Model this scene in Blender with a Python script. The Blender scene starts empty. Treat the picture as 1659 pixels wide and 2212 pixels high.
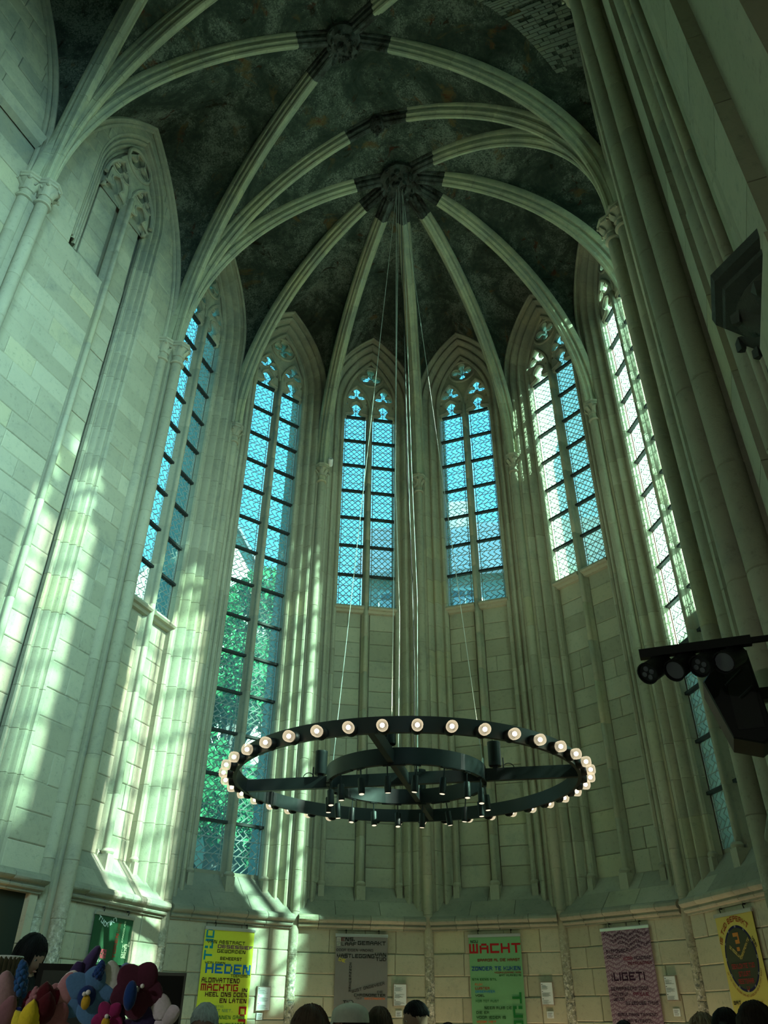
import bpy, math, random
from mathutils import Vector, Matrix
R = math.radians
sin, cos, pi = math.sin, math.cos, math.pi
SC = bpy.context.scene
COL = SC.collection
rnd = random.Random(7)

# ------------------------------------------------------------------ camera
CAM = Vector((3.337, -9.325, 1.6))
cd = bpy.data.cameras.new('camera'); cam = bpy.data.objects.new('camera', cd); COL.objects.link(cam)
cd.sensor_fit = 'VERTICAL'; cd.sensor_height = 36.0; cd.lens = 1657.9 / 2212 * 36.0
cd.clip_start = .05; cd.clip_end = 500
yaw, pitch, roll = R(-21.288), R(33.415), R(.422)
_F = Vector((sin(yaw) * cos(pitch), cos(yaw) * cos(pitch), sin(pitch)))
_r = Vector((cos(yaw), -sin(yaw), 0)); _u = _r.cross(_F)
_rt = cos(roll) * _r + sin(roll) * _u; _up = -sin(roll) * _r + cos(roll) * _u
_m = Matrix((_rt, _up, -_F)).transposed().to_4x4(); _m.translation = CAM
cam.matrix_world = _m
SC.camera = cam

# ------------------------------------------------------------------ view
SC.view_settings.view_transform = 'Standard'; SC.view_settings.look = 'None'
SC.view_settings.exposure = 0.12; SC.view_settings.gamma = 1.0; SC.view_settings.use_curve_mapping = False
cy = SC.cycles
cy.max_bounces = 7; cy.diffuse_bounces = 4; cy.glossy_bounces = 2; cy.transmission_bounces = 4
cy.transparent_max_bounces = 16; cy.caustics_reflective = False; cy.caustics_refractive = False
cy.sample_clamp_indirect = 4.0; cy.use_denoising = True

# ------------------------------------------------------------------ sky
w = bpy.data.worlds.new('world'); SC.world = w; w.use_nodes = True
nt = w.node_tree; nt.nodes.clear()
tc = nt.nodes.new('ShaderNodeTexCoord'); sx = nt.nodes.new('ShaderNodeSeparateXYZ')
cr = nt.nodes.new('ShaderNodeValToRGB'); bg = nt.nodes.new('ShaderNodeBackground'); wo = nt.nodes.new('ShaderNodeOutputWorld')
nt.links.new(tc.outputs['Generated'], sx.inputs[0]); nt.links.new(sx.outputs['Z'], cr.inputs[0])
cr.color_ramp.elements[0].position = .0; cr.color_ramp.elements[0].color = (.36, .86, 1.0, 1)
cr.color_ramp.elements[1].position = 1.0; cr.color_ramp.elements[1].color = (.07, .36, .72, 1)
nt.links.new(cr.outputs[0], bg.inputs[0]); nt.links.new(bg.outputs[0], wo.inputs[0])
bg.inputs[1].default_value = 3.0

# ------------------------------------------------------------------ sun and the fill lights added in the nave
SUN = Vector((.88, -.05, .64)).normalized()
sd = bpy.data.lights.new('sun', 'SUN'); sun = bpy.data.objects.new('sun', sd); COL.objects.link(sun)
sd.energy = 74.0; sd.angle = R(1.0); sd.color = (.93, 1.0, .84)
sun.rotation_euler = SUN.to_track_quat('Z', 'Y').to_euler()

def area_light(name, loc, target, sx_, sy_, power, color):
    l = bpy.data.lights.new(name, 'AREA'); l.shape = 'RECTANGLE'; l.size = sx_; l.size_y = sy_; l.energy = power; l.color = color
    o = bpy.data.objects.new(name, l); COL.objects.link(o); o.location = loc
    o.rotation_euler = (Vector(loc) - Vector(target)).to_track_quat('Z', 'Y').to_euler()
    return o
# two unseen area lights, added as fill to brighten the left wall
for _y in (-8.1, -11.6):
    area_light('nave_window_daylight', (4.22, _y, 7.6), (-4, _y + 4.4, 6.4), 1.3, 7.0, 265, (.5, .98, 1.0)).data.spread = R(80)

# ------------------------------------------------------------------ helpers
class MB:
    def __init__(s): s.v = []; s.f = []; s.m = []
    def add(s, vs, fs, mi=0):
        o = len(s.v); s.v += [tuple(p) for p in vs]; s.f += [tuple(i + o for i in q) for q in fs]; s.m += [mi] * len(fs); return s
    def box(s, lo, hi, mi=0, mat=None):
        (a, b, c), (d, e, f) = lo, hi
        vs = [(a, b, c), (d, b, c), (d, e, c), (a, e, c), (a, b, f), (d, b, f), (d, e, f), (a, e, f)]
        if mat is not None: vs = [mat @ Vector(p) for p in vs]
        return s.add(vs, [(0, 3, 2, 1), (4, 5, 6, 7), (0, 1, 5, 4), (1, 2, 6, 5), (2, 3, 7, 6), (3, 0, 4, 7)], mi)
    def rings(s, rs, closed=True, cap0=False, cap1=False, mi=0):
        n = len(rs[0]); vs = [p for r_ in rs for p in r_]; fs = []
        for i in range(len(rs) - 1):
            for j in range(n if closed else n - 1):
                k = (j + 1) % n
                fs.append((i * n + j, i * n + k, (i + 1) * n + k, (i + 1) * n + j))
        if cap0: fs.append(tuple(range(n))[::-1])
        if cap1: fs.append(tuple((len(rs) - 1) * n + j for j in range(n)))
        return s.add(vs, fs, mi)
    def tube(s, pts, r, n=8, mi=0, caps=True):
        pts = [Vector(p) for p in pts]; rr = r if isinstance(r, (list, tuple)) else [r] * len(pts); rs = []; up = None
        for i, p in enumerate(pts):
            t = (pts[min(i + 1, len(pts) - 1)] - pts[max(i - 1, 0)]).normalized()
            if up is None: up = Vector((0, 0, 1)) if abs(t.z) < .9 else Vector((1, 0, 0))
            a = t.cross(up).normalized(); b = a.cross(t).normalized(); up = b
            rs.append([p + rr[i] * (cos(2 * pi * k / n) * a + sin(2 * pi * k / n) * b) for k in range(n)])
        return s.rings(rs, True, caps, caps, mi)
    def lathe(s, prof, n=16, mi=0, at=(0, 0, 0), mat=None):
        rs = []
        for r_, z in prof:
            ring = [Vector((r_ * cos(2 * pi * k / n) + at[0], r_ * sin(2 * pi * k / n) + at[1], z + at[2])) for k in range(n)]
            rs.append([mat @ p for p in ring] if mat is not None else ring)
        return s.rings(rs, True, True, True, mi)
    def ball(s, c, r, n=10, m=7, mi=0, sc=(1, 1, 1), mat=None):
        rs = []
        for i in range(m + 1):
            a = pi * i / m; q = max(sin(a), .02)
            ring = [Vector((c[0] + r * sc[0] * q * cos(2 * pi * k / n), c[1] + r * sc[1] * q * sin(2 * pi * k / n), c[2] - r * sc[2] * cos(a))) for k in range(n)]
            rs.append([mat @ p for p in ring] if mat is not None else ring)
        return s.rings(rs, True, True, True, mi)
    def mesh(s, name, mats, smooth=35):
        me = bpy.data.meshes.new(name); me.from_pydata(s.v, [], s.f)
        for m in (mats if isinstance(mats, (list, tuple)) else [mats]): me.materials.append(m)
        if any(s.m): me.polygons.foreach_set('material_index', s.m)
        if smooth:
            me.polygons.foreach_set('use_smooth', [True] * len(me.polygons)); me.set_sharp_from_angle(angle=R(smooth))
        me.update(); return me
    def build(s, name, mats, parent=None, loc=None, smooth=35, rot=None):
        return put(name, s.mesh(name, mats, smooth), parent, loc, rot)

def put(name, me, parent=None, loc=None, rot=None, mw=None):
    o = bpy.data.objects.new(name, me); COL.objects.link(o)
    if parent is not None: o.parent = parent
    if loc is not None: o.location = loc
    if rot is not None: o.rotation_euler = rot
    if mw is not None: o.matrix_local = mw
    return o
def empty(name, loc=(0, 0, 0), rz=0, parent=None):
    o = bpy.data.objects.new(name, None); COL.objects.link(o); o.location = loc; o.rotation_euler = (0, 0, rz); o.empty_display_size = .1
    if parent is not None: o.parent = parent
    return o
def struct(name, label=None):
    o = empty(name); o['kind'] = 'structure'
    return o
def tag(o, label, cat, group=None):
    o['label'] = label; o['category'] = cat
    if group: o['group'] = group
    return o
def thing(name, label, cat, loc=(0, 0, 0), rz=0, group=None):
    return tag(empty(name, loc, rz), label, cat, group)

# ---- materials
def nodes(name):
    m = bpy.data.materials.new(name); m.use_nodes = True; t = m.node_tree; t.nodes.clear()
    o = t.nodes.new('ShaderNodeOutputMaterial')
    return m, t, o
def N(t, kind, **kw):
    n = t.nodes.new('ShaderNode' + kind)
    for k, v in kw.items():
        if k in n.inputs.keys(): n.inputs[k].default_value = v
        else: setattr(n, k, v)
    return n
def noise(t, vec, scale, detail=4, rough=.55, dist=0.):
    n = N(t, 'TexNoise', Scale=scale, Detail=detail, Roughness=rough, Distortion=dist); t.links.new(vec, n.inputs['Vector']); return n.outputs['Fac']
def ramp(t, fac, stops):
    r_ = t.nodes.new('ShaderNodeValToRGB'); e = r_.color_ramp.elements
    while len(e) < len(stops): e.new(.5)
    for i, (p, c) in enumerate(stops): e[i].position = p; e[i].color = (*c, 1) if len(c) == 3 else c
    t.links.new(fac, r_.inputs[0]); return r_.outputs[0]
def mix(t, fac, a, b, mode='MIX'):
    n = t.nodes.new('ShaderNodeMix'); n.data_type = 'RGBA'; n.blend_type = mode
    for i, x in ((0, fac), (6, a), (7, b)):
        if isinstance(x, (int, float)): n.inputs[i].default_value = x
        elif isinstance(x, tuple): n.inputs[i].default_value = (*x, 1)
        else: t.links.new(x, n.inputs[i])
    return n.outputs[2]
def math_(t, op, a, b=0.):
    n = t.nodes.new('ShaderNodeMath'); n.operation = op
    for i, x in enumerate((a, b)):
        if isinstance(x, (int, float)): n.inputs[i].default_value = x
        else: t.links.new(x, n.inputs[i])
    return n.outputs[0]
def bump(t, h, strength=.3, dist=.02):
    b = N(t, 'Bump', Strength=strength, Distance=dist); t.links.new(h, b.inputs['Height']); return b.outputs[0]
def plain(name, col, rough=.5, metal=0., emit=None, es=0., spec=.5, vary=0.):
    m, t, o = nodes(name); b = N(t, 'BsdfPrincipled', Roughness=rough, Metallic=metal)
    b.inputs['Specular IOR Level'].default_value = spec
    b.inputs['Base Color'].default_value = (*col, 1)
    if vary:
        g = N(t, 'NewGeometry'); f = noise(t, g.outputs['Position'], 30, 3)
        c = mix(t, f, tuple(x * (1 - vary) for x in col), tuple(min(1, x * (1 + vary)) for x in col)); t.links.new(c, b.inputs['Base Color'])
    if emit: b.inputs['Emission Color'].default_value = (*emit, 1); b.inputs['Emission Strength'].default_value = es
    t.links.new(b.outputs[0], o.inputs[0]); return m
def stone_mat(name, c0, c1, stain=.35, bmp=.25, flake=False, seed=0.):
    m, t, o = nodes(name); b = N(t, 'BsdfPrincipled', Roughness=.9); b.inputs['Specular IOR Level'].default_value = .12
    g = N(t, 'NewGeometry'); P = g.outputs['Position']; oi = N(t, 'ObjectInfo')
    base = ramp(t, oi.outputs['Random'], [(0., c0), (.55, tuple((a + b_) / 2 for a, b_ in zip(c0, c1))), (.88, c1), (1., tuple(x * y for x, y in zip(c1, (.98, .95, .84))))])
    f1 = noise(t, P, .55 + seed, 5, .6); f2 = noise(t, P, 16., 6, .7); f3 = noise(t, P, 70., 3, .6)
    c = mix(t, ramp(t, f1, [(.35, (.0,) * 3), (.72, (stain,) * 3)]), base, tuple(x * y for x, y in zip(c0, (.55, .6, .6))))
    c = mix(t, ramp(t, f2, [(.3, (.62,) * 3), (.55, (1.,) * 3), (.8, (1.12,) * 3)]), (0, 0, 0), c, 'MIX') if False else mix(t, 1., c, ramp(t, f2, [(.28, (.74, .76, .75)), (.44, (1.,) * 3), (.8, (1.06, 1.05, 1.02))]), 'MULTIPLY')
    if stain < .9:                                                    # grey-blue weathering high up, in blotches
        sz_ = N(t, 'SeparateXYZ'); t.links.new(P, sz_.inputs[0]); up_ = ramp(t, math_(t, 'DIVIDE', sz_.outputs['Z'], 17.), [(.62, (.0,) * 3), (.82, (.16,) * 3)])
        f5 = noise(t, P, 1.4, 9, .74, .4); k5 = ramp(t, math_(t, 'ADD', f5, up_), [(.55, (0.,) * 3), (.78, (.62,) * 3)]); c = mix(t, k5, c, (.17, .20, .19))
    h = math_(t, 'ADD', math_(t, 'MULTIPLY', f2, .6), math_(t, 'MULTIPLY', f3, .5))
    if flake:
        f4 = noise(t, P, 26., 6, .75, .6); sz = N(t, 'SeparateXYZ'); t.links.new(P, sz.inputs[0])
        lim = ramp(t, math_(t, 'DIVIDE', sz.outputs['Z'], 4.), [(.5, (1.,) * 3), (.71, (0.,) * 3)])
        k = mix(t, 1., ramp(t, f4, [(.47, (0.,) * 3), (.52, (1.,) * 3)]), lim, 'MULTIPLY')
        c = mix(t, k, c, mix(t, ramp(t, noise(t, P, 22., 4), [(.45, (0.,) * 3), (.6, (1.,) * 3)]), (.16, .17, .15), (.74, .7, .62)))
        h = math_(t, 'ADD', h, math_(t, 'MULTIPLY', k, 1.4))
    t.links.new(c, b.inputs['Base Color']); t.links.new(bump(t, h, bmp, .02), b.inputs['Normal'])
    t.links.new(b.outputs[0], o.inputs[0]); return m
M = {}
M['stone'] = stone_mat('ashlar_stone', (.38, .36, .265), (.50, .48, .36))
M['dress'] = stone_mat('dressed_stone', (.39, .37, .275), (.47, .45, .34), .4)
M['shaft'] = stone_mat('shaft_stone', (.37, .35, .26), (.45, .43, .32), .35, .3, True)
M['rib'] = stone_mat('rib_stone', (.38, .38, .26), (.46, .455, .32), .2, .2)
M['sill'] = stone_mat('weathered_sill_stone', (.30, .30, .24), (.45, .44, .34), .9, .5)
M['mortar'] = stone_mat('mortar', (.28, .27, .20), (.33, .32, .24), .3)
M['dark_stone'] = stone_mat('dark_corbel_stone', (.09, .10, .09), (.14, .15, .13), .8, .6)
M['web_stone'] = stone_mat('vault_masonry', (.16, .18, .14), (.24, .26, .20), .6, .5)
M['soot'] = stone_mat('sooty_painted_stone', (.012, .009, .007), (.022, .017, .012), .5, .6)

def vault_mat():
    m, t, o = nodes('faded_vault_painting'); b = N(t, 'BsdfPrincipled', Roughness=.95); b.inputs['Specular IOR Level'].default_value = .05
    g = N(t, 'NewGeometry'); P = g.outputs['Position']
    a = noise(t, P, 1.1, 7, .66, .9); f = noise(t, P, 9., 6, .75); s_ = noise(t, P, 60., 3, .6); q = noise(t, P, 1.3, 7, .6, 1.6)
    mp = N(t, 'Mapping'); mp.inputs['Location'].default_value = (13., 5., 2.); t.links.new(P, mp.inputs[0]); q2 = noise(t, mp.outputs[0], 1.9, 6, .62, 2.)
    c = ramp(t, a, [(.3, (.018, .024, .02)), (.44, (.045, .057, .046)), (.6, (.09, .106, .087)), (.78, (.145, .16, .13))])
    c = mix(t, ramp(t, f, [(.46, (0.,) * 3), (.56, (.8,) * 3)]), c, (.03, .04, .034))
    fine = noise(t, P, 34., 4, .7); c = mix(t, ramp(t, math_(t, 'MULTIPLY', fine, a), [(.27, (0.,) * 3), (.34, (.7,) * 3)]), c, (.18, .20, .17))
    c = mix(t, ramp(t, q, [(.6, (0.,) * 3), (.68, (.8,) * 3)]), c, (.11, .075, .03))
    c = mix(t, ramp(t, q2, [(.62, (0.,) * 3), (.68, (.85,) * 3)]), c, (.02, .014, .011))
    c = mix(t, ramp(t, math_(t, 'MULTIPLY', q, q2), [(.35, (0.,) * 3), (.42, (.7,) * 3)]), c, (.085, .028, .018))
    t.links.new(c, b.inputs['Base Color'])
    t.links.new(bump(t, math_(t, 'ADD', f, math_(t, 'MULTIPLY', s_, .6)), .5, .02), b.inputs['Normal']); t.links.new(b.outputs[0], o.inputs[0]); return m
M['vault'] = vault_mat()
def glass_mat(name, fac, c0, c1):
    m, t, o = nodes(name)
    tr = N(t, 'BsdfTransparent'); tl = N(t, 'BsdfTranslucent'); gl = N(t, 'BsdfGlossy', Roughness=.15)
    g = N(t, 'NewGeometry'); f = noise(t, g.outputs['Position'], 6., 3)
    t.links.new(ramp(t, f, [(.3, c0), (.7, c1)]), tr.inputs[0])
    tl.inputs[0].default_value = (.72, .95, .9, 1); gl.inputs[0].default_value = (.7, .8, .8, 1)
    m1 = N(t, 'MixShader'); m1.inputs[0].default_value = fac; t.links.new(tr.outputs[0], m1.inputs[1]); t.links.new(tl.outputs[0], m1.inputs[2])
    m2 = N(t, 'MixShader'); m2.inputs[0].default_value = .03; t.links.new(m1.outputs[0], m2.inputs[1]); t.links.new(gl.outputs[0], m2.inputs[2])
    t.links.new(m2.outputs[0], o.inputs[0]); return m
M['glass'] = glass_mat('old_leaded_glass', .07, (.48, .74, .76), (.60, .82, .84))
M['dusty_glass'] = glass_mat('dusty_leaded_glass', .24, (.46, .62, .58), (.56, .72, .68))  # dusty copy made more diffusing for the sunlit windows, so their panes glow
M['lead'] = plain('lead_came', (.30, .36, .34), .6, .0, spec=.3)
M['iron'] = plain('iron_bar', (.03, .035, .035), .6, .0, spec=.2)
M['black'] = plain('black_powder_coat', (.012, .016, .016), .45, spec=.35)
M['black2'] = plain('black_plastic', (.008, .009, .009), .5, spec=.25)
M['white'] = plain('white_paint', (.75, .75, .72), .5)
M['steel'] = plain('steel', (.6, .62, .6), .35, .8)
M['cable'] = plain('steel_cable', (.55, .6, .56), .35, .3)

# ------------------------------------------------------------------ plan of the choir
PIER = [(-3.99, -1.27), (-4.085, 1.14), (-2.968, 3.045), (-1.09, 4.175), (1.09, 4.175), (2.968, 3.045), (4.085, 1.14), (3.99, -1.27)]
PIER = [Vector(p) for p in PIER]
BAYL = 3.486
ZC, ZK, ZQ = 11.93, 16.80, 2.98          # capitals, crown of the vault, top of the string course
ZS, R0, CU, HW = 14.05, 2.12, 1.50, .62  # window arch: springing, inner radius, centre offset, half width
class Frame:
    """plan frame of one bay: u along the wall, d outwards from the line of the shafts"""
    def __init__(s, a, b):
        s.a, s.b = Vector(a), Vector(b); s.t = (s.b - s.a).normalized(); s.c = (s.a + s.b) / 2
        n = Vector((-s.t.y, s.t.x)); s.n = n if n.dot(s.c) > 0 else -n; s.w = (s.b - s.a).length
        s.M = Matrix(((s.t.x, s.n.x, 0, s.c.x), (s.t.y, s.n.y, 0, s.c.y), (0, 0, 1, 0), (0, 0, 0, 1)))   # local (u, d, z) to world
    def P(s, u, d, z): return s.M @ Vector((u, d, z))
BAY = [Frame(PIER[i], PIER[i + 1]) for i in range(7)]
LEFT = Frame((-3.99, -1.27 - BAYL), (-3.99, -1.27)); LEFT2 = Frame((-3.99, -1.27 - 2 * BAYL), (-3.99, -1.27 - BAYL))
RIGHT = Frame((3.99, -1.27), (3.99, -1.27 - BAYL)); RIGHT2 = Frame((3.99, -1.27 - BAYL), (3.99, -1.27 - 2 * BAYL))

def block(u0, u1, z0, z1, dep, ch=.012):
    """one ashlar: face at d=0 (towards the room is -d), chamfered edges"""
    mb = MB(); a, b = (u1 - u0) / 2, (z1 - z0) / 2
    ring = lambda k, d: [(-a + k, d, -b + k), (a - k, d, -b + k), (a - k, d, b - k), (-a + k, d, b - k)]
    mb.rings([ring(0, dep), ring(0, ch * .7), ring(ch, 0)], True, False, True)
    return mb
def lay_stones(parent, fr, d, u0, u1, z0, z1, course=.31, lmin=.38, lmax=.7, keep=None, joint=.006, mat='stone', seed=1, dep=.05, name='stone', limit=300):
    q = random.Random(seed); z = z0; n = 0
    ncr = max(1, round((z1 - z0) / course)); hs = [q.uniform(.85, 1.15) for _ in range(ncr)]; sc = (z1 - z0) / sum(hs)
    rest = []
    for h in hs:
        h *= sc; u = u0
        nb = max(1, round((u1 - u0) / q.uniform(lmin, lmax))); ls = [q.uniform(.7, 1.3) for _ in range(nb)]; s2 = (u1 - u0) / sum(ls)
        for l in ls:
            l *= s2; a, b = u, u + l; u = b
            if keep:
                kk = keep(a, b, z, z + h)
                if not kk: continue
                a, b = kk
            if b - a < .05: continue
            me = block(a + joint / 2, b - joint / 2, z + joint / 2, z + h - joint / 2, dep).mesh(name, M[mat], 0)
            mw = fr.M @ Matrix.Translation(((a + b) / 2, d + q.uniform(-.006, .006), z + h / 2)) @ Matrix.Rotation(q.uniform(-.003, .003), 4, 'Z')
            put(name, me, parent, mw=mw); n += 1
        z += h
    return n

# ------------------------------------------------------------------ floor
fl = struct('floor')
MB().box((-6, -18, -.3), (6, 6.2, -.012)).build('slab', M['mortar'], fl, smooth=0)
_n = 0
for i in range(-7, 8):
    for j in range(-14, 5):
        if i * i * .55 + max(j, 0) ** 2 * .55 > 17 or _n >= 280: continue
        put('floor_tile', block(0, .595, 0, .895, .03).mesh('floor_tile', M['stone'], 0), fl, mw=Matrix.Translation((i * .6, j * .9, 0)) @ Matrix.Rotation(-pi / 2, 4, 'X')); _n += 1

# ------------------------------------------------------------------ window parts
PROF = [(0, .42), (0, .35), (-.01, .31), (.01, .275), (.045, .262), (.075, .28), (.085, .305), (.11, .31), (.13, .285), (.135, .24), (.15, .215), (.16, .18), (.185, .155), (.215, .155), (.235, .175), (.24, .2), (.262, .2), (.278, .17), (.28, .135), (.295, .11), (.31, .075), (.34, .055), (.37, .065), (.385, .09), (.405, .095), (.42, .06), (.425, .02), (.48, .0), (.48, .2)]
def jamb_straight(sgn, h, es=1., ds=1., prof=PROF):
    mb = MB(); g = .006
    rs = []
    for z, k in ((0, g), (g, 0), (h - g, 0), (h, g)): rs.append([(sgn * (HW + e * es + k), d * ds + k, z) for e, d in prof])
    if sgn > 0: rs = [r_[::-1] for r_ in rs]
    return mb.rings(rs, False)
def jamb_arc(sgn, t0, t1, es=1., ds=1., prof=PROF, seg=4):
    mb = MB(); rs = []
    for i in range(seg + 3):
        if i == 0: t, k = t0, .006
        elif i == seg + 2: t, k = t1, .006
        else: t, k = t0 + (t1 - t0) * (.004 + .992 * (i - 1) / seg) if seg else t0, 0.
        r_ = []
        for e, d in prof:
            rad = R0 + e * es + k; tm = math.acos(CU / rad); a = t * tm
            r_.append((sgn * (rad * cos(a) - CU), d * ds + k, ZS + rad * sin(a)))
        rs.append(r_)
    if sgn > 0: rs = [r_[::-1] for r_ in rs]
    return mb.rings(rs, False)
_straight = {}
def jambs(win, fr, zb, es=1., ds=1., hide_left_below=None):
    for sg in (-1, 1):
        n = max(1, round((ZS - zb) / .52)); h = (ZS - zb) / n
        key = (sg, round(h, 4), es, ds)
        if key not in _straight: _straight[key] = jamb_straight(sg, h, es, ds).mesh('jamb_stone', M['dress'], 30)
        for i in range(n):
            if hide_left_below and sg < 0 and zb + i * h < hide_left_below: continue
            put('jamb_stone', _straight[key], win, mw=fr.M @ Matrix.Translation((0, 0, zb + i * h)))
        for i in range(4):
            key = (sg, 'arc', i, es, ds)
            if key not in _straight: _straight[key] = jamb_arc(sg, i / 4, (i + 1) / 4, es, ds).mesh('jamb_stone', M['dress'], 30)
            put('jamb_stone', _straight[key], win, mw=fr.M)

def fill2d(loops, extrude, bevel=0., res=2):
    """flat plate with holes from closed loops in (x, z); thickness along y"""
    cu = bpy.data.curves.new('plate', 'CURVE'); cu.dimensions = '2D'; cu.fill_mode = 'BOTH'; cu.extrude = extrude; cu.bevel_depth = bevel; cu.bevel_resolution = 0
    for lp in loops:
        sp = cu.splines.new('POLY'); sp.points.add(len(lp) - 1); sp.use_cyclic_u = True
        for i, (x, y) in enumerate(lp): sp.points[i].co = (x, y, 0, 1)
    o = bpy.data.objects.new('plate', cu); COL.objects.link(o)
    dg = bpy.context.evaluated_depsgraph_get(); me = bpy.data.meshes.new_from_object(o.evaluated_get(dg))
    COL.objects.unlink(o); bpy.data.objects.remove(o); bpy.data.curves.remove(cu)
    me.transform(Matrix.Rotation(pi / 2, 4, 'X'))          # (x, y, z) -> (x, -z, y)
    return me
def arch_loop(hw, zs, r_, zb, n=10, cu=None, cx=0.):
    cu_ = r_ - hw if cu is None else cu; tm = math.acos(cu_ / r_); L_ = [(cx - hw, zb), (cx + hw, zb)] if zb is not None else []
    L_ += [(cx + r_ * cos(tm * i / n) - cu_, zs + r_ * sin(tm * i / n)) for i in range(n + 1)]
    L_ += [(cx - r_ * cos(tm * i / n) + cu_, zs + r_ * sin(tm * i / n)) for i in range(n - 1, -1, -1)]
    return L_
def foil_loop(cx, cz, k, rad, lobe, rot=0., pinch=.55, n=9, pointed=0.):
    """k-lobed foil: lobes of radius lobe centred at distance rad"""
    L_ = []
    for i in range(k):
        a0 = rot + 2 * pi * i / k; ox, oz = cx + rad * cos(a0), cz + rad * sin(a0)
        sp = pi - pinch
        for j in range(n):
            b = a0 - sp + 2 * sp * j / (n - 1); ll = lobe * (1 + pointed * max(0, 1 - abs(b - a0) / .7))
            L_.append((ox + ll * cos(b), oz + ll * sin(b)))
    return L_
SUBC, SUBR, SUBH = .335, .52, .285     # the two sub-arches: centre, radius, half width
def lancet_head(cx):
    """trefoil-cusped head of one light"""
    z0 = 13.80; h = .25
    L_ = [(cx - h, z0)] + [(cx + h, z0)]
    L_ += [(cx + h - .0, z0 + .05), (cx + h - .06, z0 + .085), (cx + .12, z0 + .10), (cx + .075, z0 + .14), (cx + .095, z0 + .2)]
    L_ += [(cx + .135, z0 + .26), (cx + .135, z0 + .33), (cx + .085, z0 + .41), (cx, z0 + .475)]
    L_ += [(2 * cx - x, z) for x, z in L_[2:-1][::-1]]
    return L_
def tracery_mesh(kind, blind=False):
    e_ = -.05 if blind else .02
    notch = lambda c: [(c - .25, 13.79)] + lancet_head(c)[2:][::-1] + [(c + .25, 13.79)]
    arc = arch_loop(HW + e_, ZS, R0 + e_, 13.79, 12, CU)
    outer = [arc[0]] + notch(-SUBC) + notch(SUBC) + arc[1:]
    holes = []
    for sx in (-1, 1): holes.append(foil_loop(sx * SUBC, 14.50, 3, .135, .112, pi / 2, .62, 9, .2))
    holes.append(foil_loop(0, 15.14, 3, .165, .128, pi / 2, .6, 9) if kind == 3 else foil_loop(0, 15.13, 4, .17, .112, pi / 2, .62, 9))
    if not blind:
        for sx in (-1, 1):
            for q in (-1, 1): holes.append([(sx * SUBC + q * .235 - .022, 14.16), (sx * SUBC + q * .235 + .022, 14.16), (sx * SUBC + q * .235 + .03, 14.27), (sx * SUBC + q * .235 - .02, 14.27)])
            holes.append([(sx * .44, 14.98), (sx * .5, 14.93), (sx * .44, 15.06)][::1])
    return [outer] + holes
_trac = {}
def tracery(win, fr, kind, d=.40, blind=False, glass='glass'):
    key = (kind, blind)
    if key not in _trac:
        me = fill2d(tracery_mesh(kind, blind), .035, .018); me.materials.append(M['dress'])
        mb = MB()                                                     # raised mouldings on the plate
        circ = lambda cx, cz, r_: [(cx + r_ * cos(2 * pi * i / 28), 0, cz + r_ * sin(2 * pi * i / 28)) for i in range(29)]
        mb.tube(circ(0, 15.13, .315), .036, 7, caps=False)
        for sx in (-1, 1):
            lp = arch_loop(SUBH + .03, ZS, 1.03, None, 8, cx=sx * SUBC)
            mb.tube([(x, 0, z) for x, z in lp], .038, 7)
            mb.tube([(x, 0, z) for x, z in foil_loop(sx * SUBC, 14.50, 3, .125, .115, pi / 2, .75, 7, .2) + [foil_loop(sx * SUBC, 14.50, 3, .125, .115, pi / 2, .75, 7, .2)[0]]], .016, 5, caps=False)
            lh = lancet_head(sx * SUBC)[2:]
            mb.tube([(sx * SUBC + (x - sx * SUBC) * 1.16, 0, z + .015) for x, z in lh], .018, 5)
        kk = 3 if kind == 3 else 4
        fl_ = foil_loop(0, 15.135, kk, .162, .125 if kk == 3 else .112, pi / 2, .75, 7); mb.tube([(x, 0, z) for x, z in fl_ + fl_[:1]], .016, 5, caps=False)
        _trac[key] = (me, mb.mesh('tracery_molding', M['dress']))
    me, mo = _trac[key]
    a = put('tracery', me, win, mw=fr.M @ Matrix.Translation((0, d, 0)))
    put('tracery_molding', mo, a, mw=Matrix.Translation((0, -.06, 0)))
    if True:                                                          # the glass (or dark blind back) behind the tracery
        g = fill2d([arch_loop(HW, ZS, R0, 13.8, 12, CU)], .002); g.materials.append(M['mortar' if blind else glass])
        put('blind_back' if blind else 'glass_panel', g, win, mw=fr.M @ Matrix.Translation((0, d + .06, 0)))
        if not blind:
            lb = MB()
            for cx, cz, rr in ((-SUBC, 14.5, .24), (SUBC, 14.5, .24), (0, 15.13, .28), (-SUBC, 14.05, .2), (SUBC, 14.05, .2)):
                for i in range(4):
                    a0 = pi * i / 4; lb.tube([(cx - rr * cos(a0), 0, cz - rr * sin(a0)), (cx + rr * cos(a0), 0, cz + rr * sin(a0))], .008, 4)
                for r_ in (.55 * rr,):
                    lb.tube([(cx + r_ * cos(2 * pi * i / 12), 0, cz + r_ * sin(2 * pi * i / 12)) for i in range(13)], .006, 4, caps=False)
            o = lb.build('lead_lattice', M['lead'], win); o.matrix_local = fr.M @ Matrix.Translation((0, d + .052, 0)); o['kind'] = 'stuff'

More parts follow.
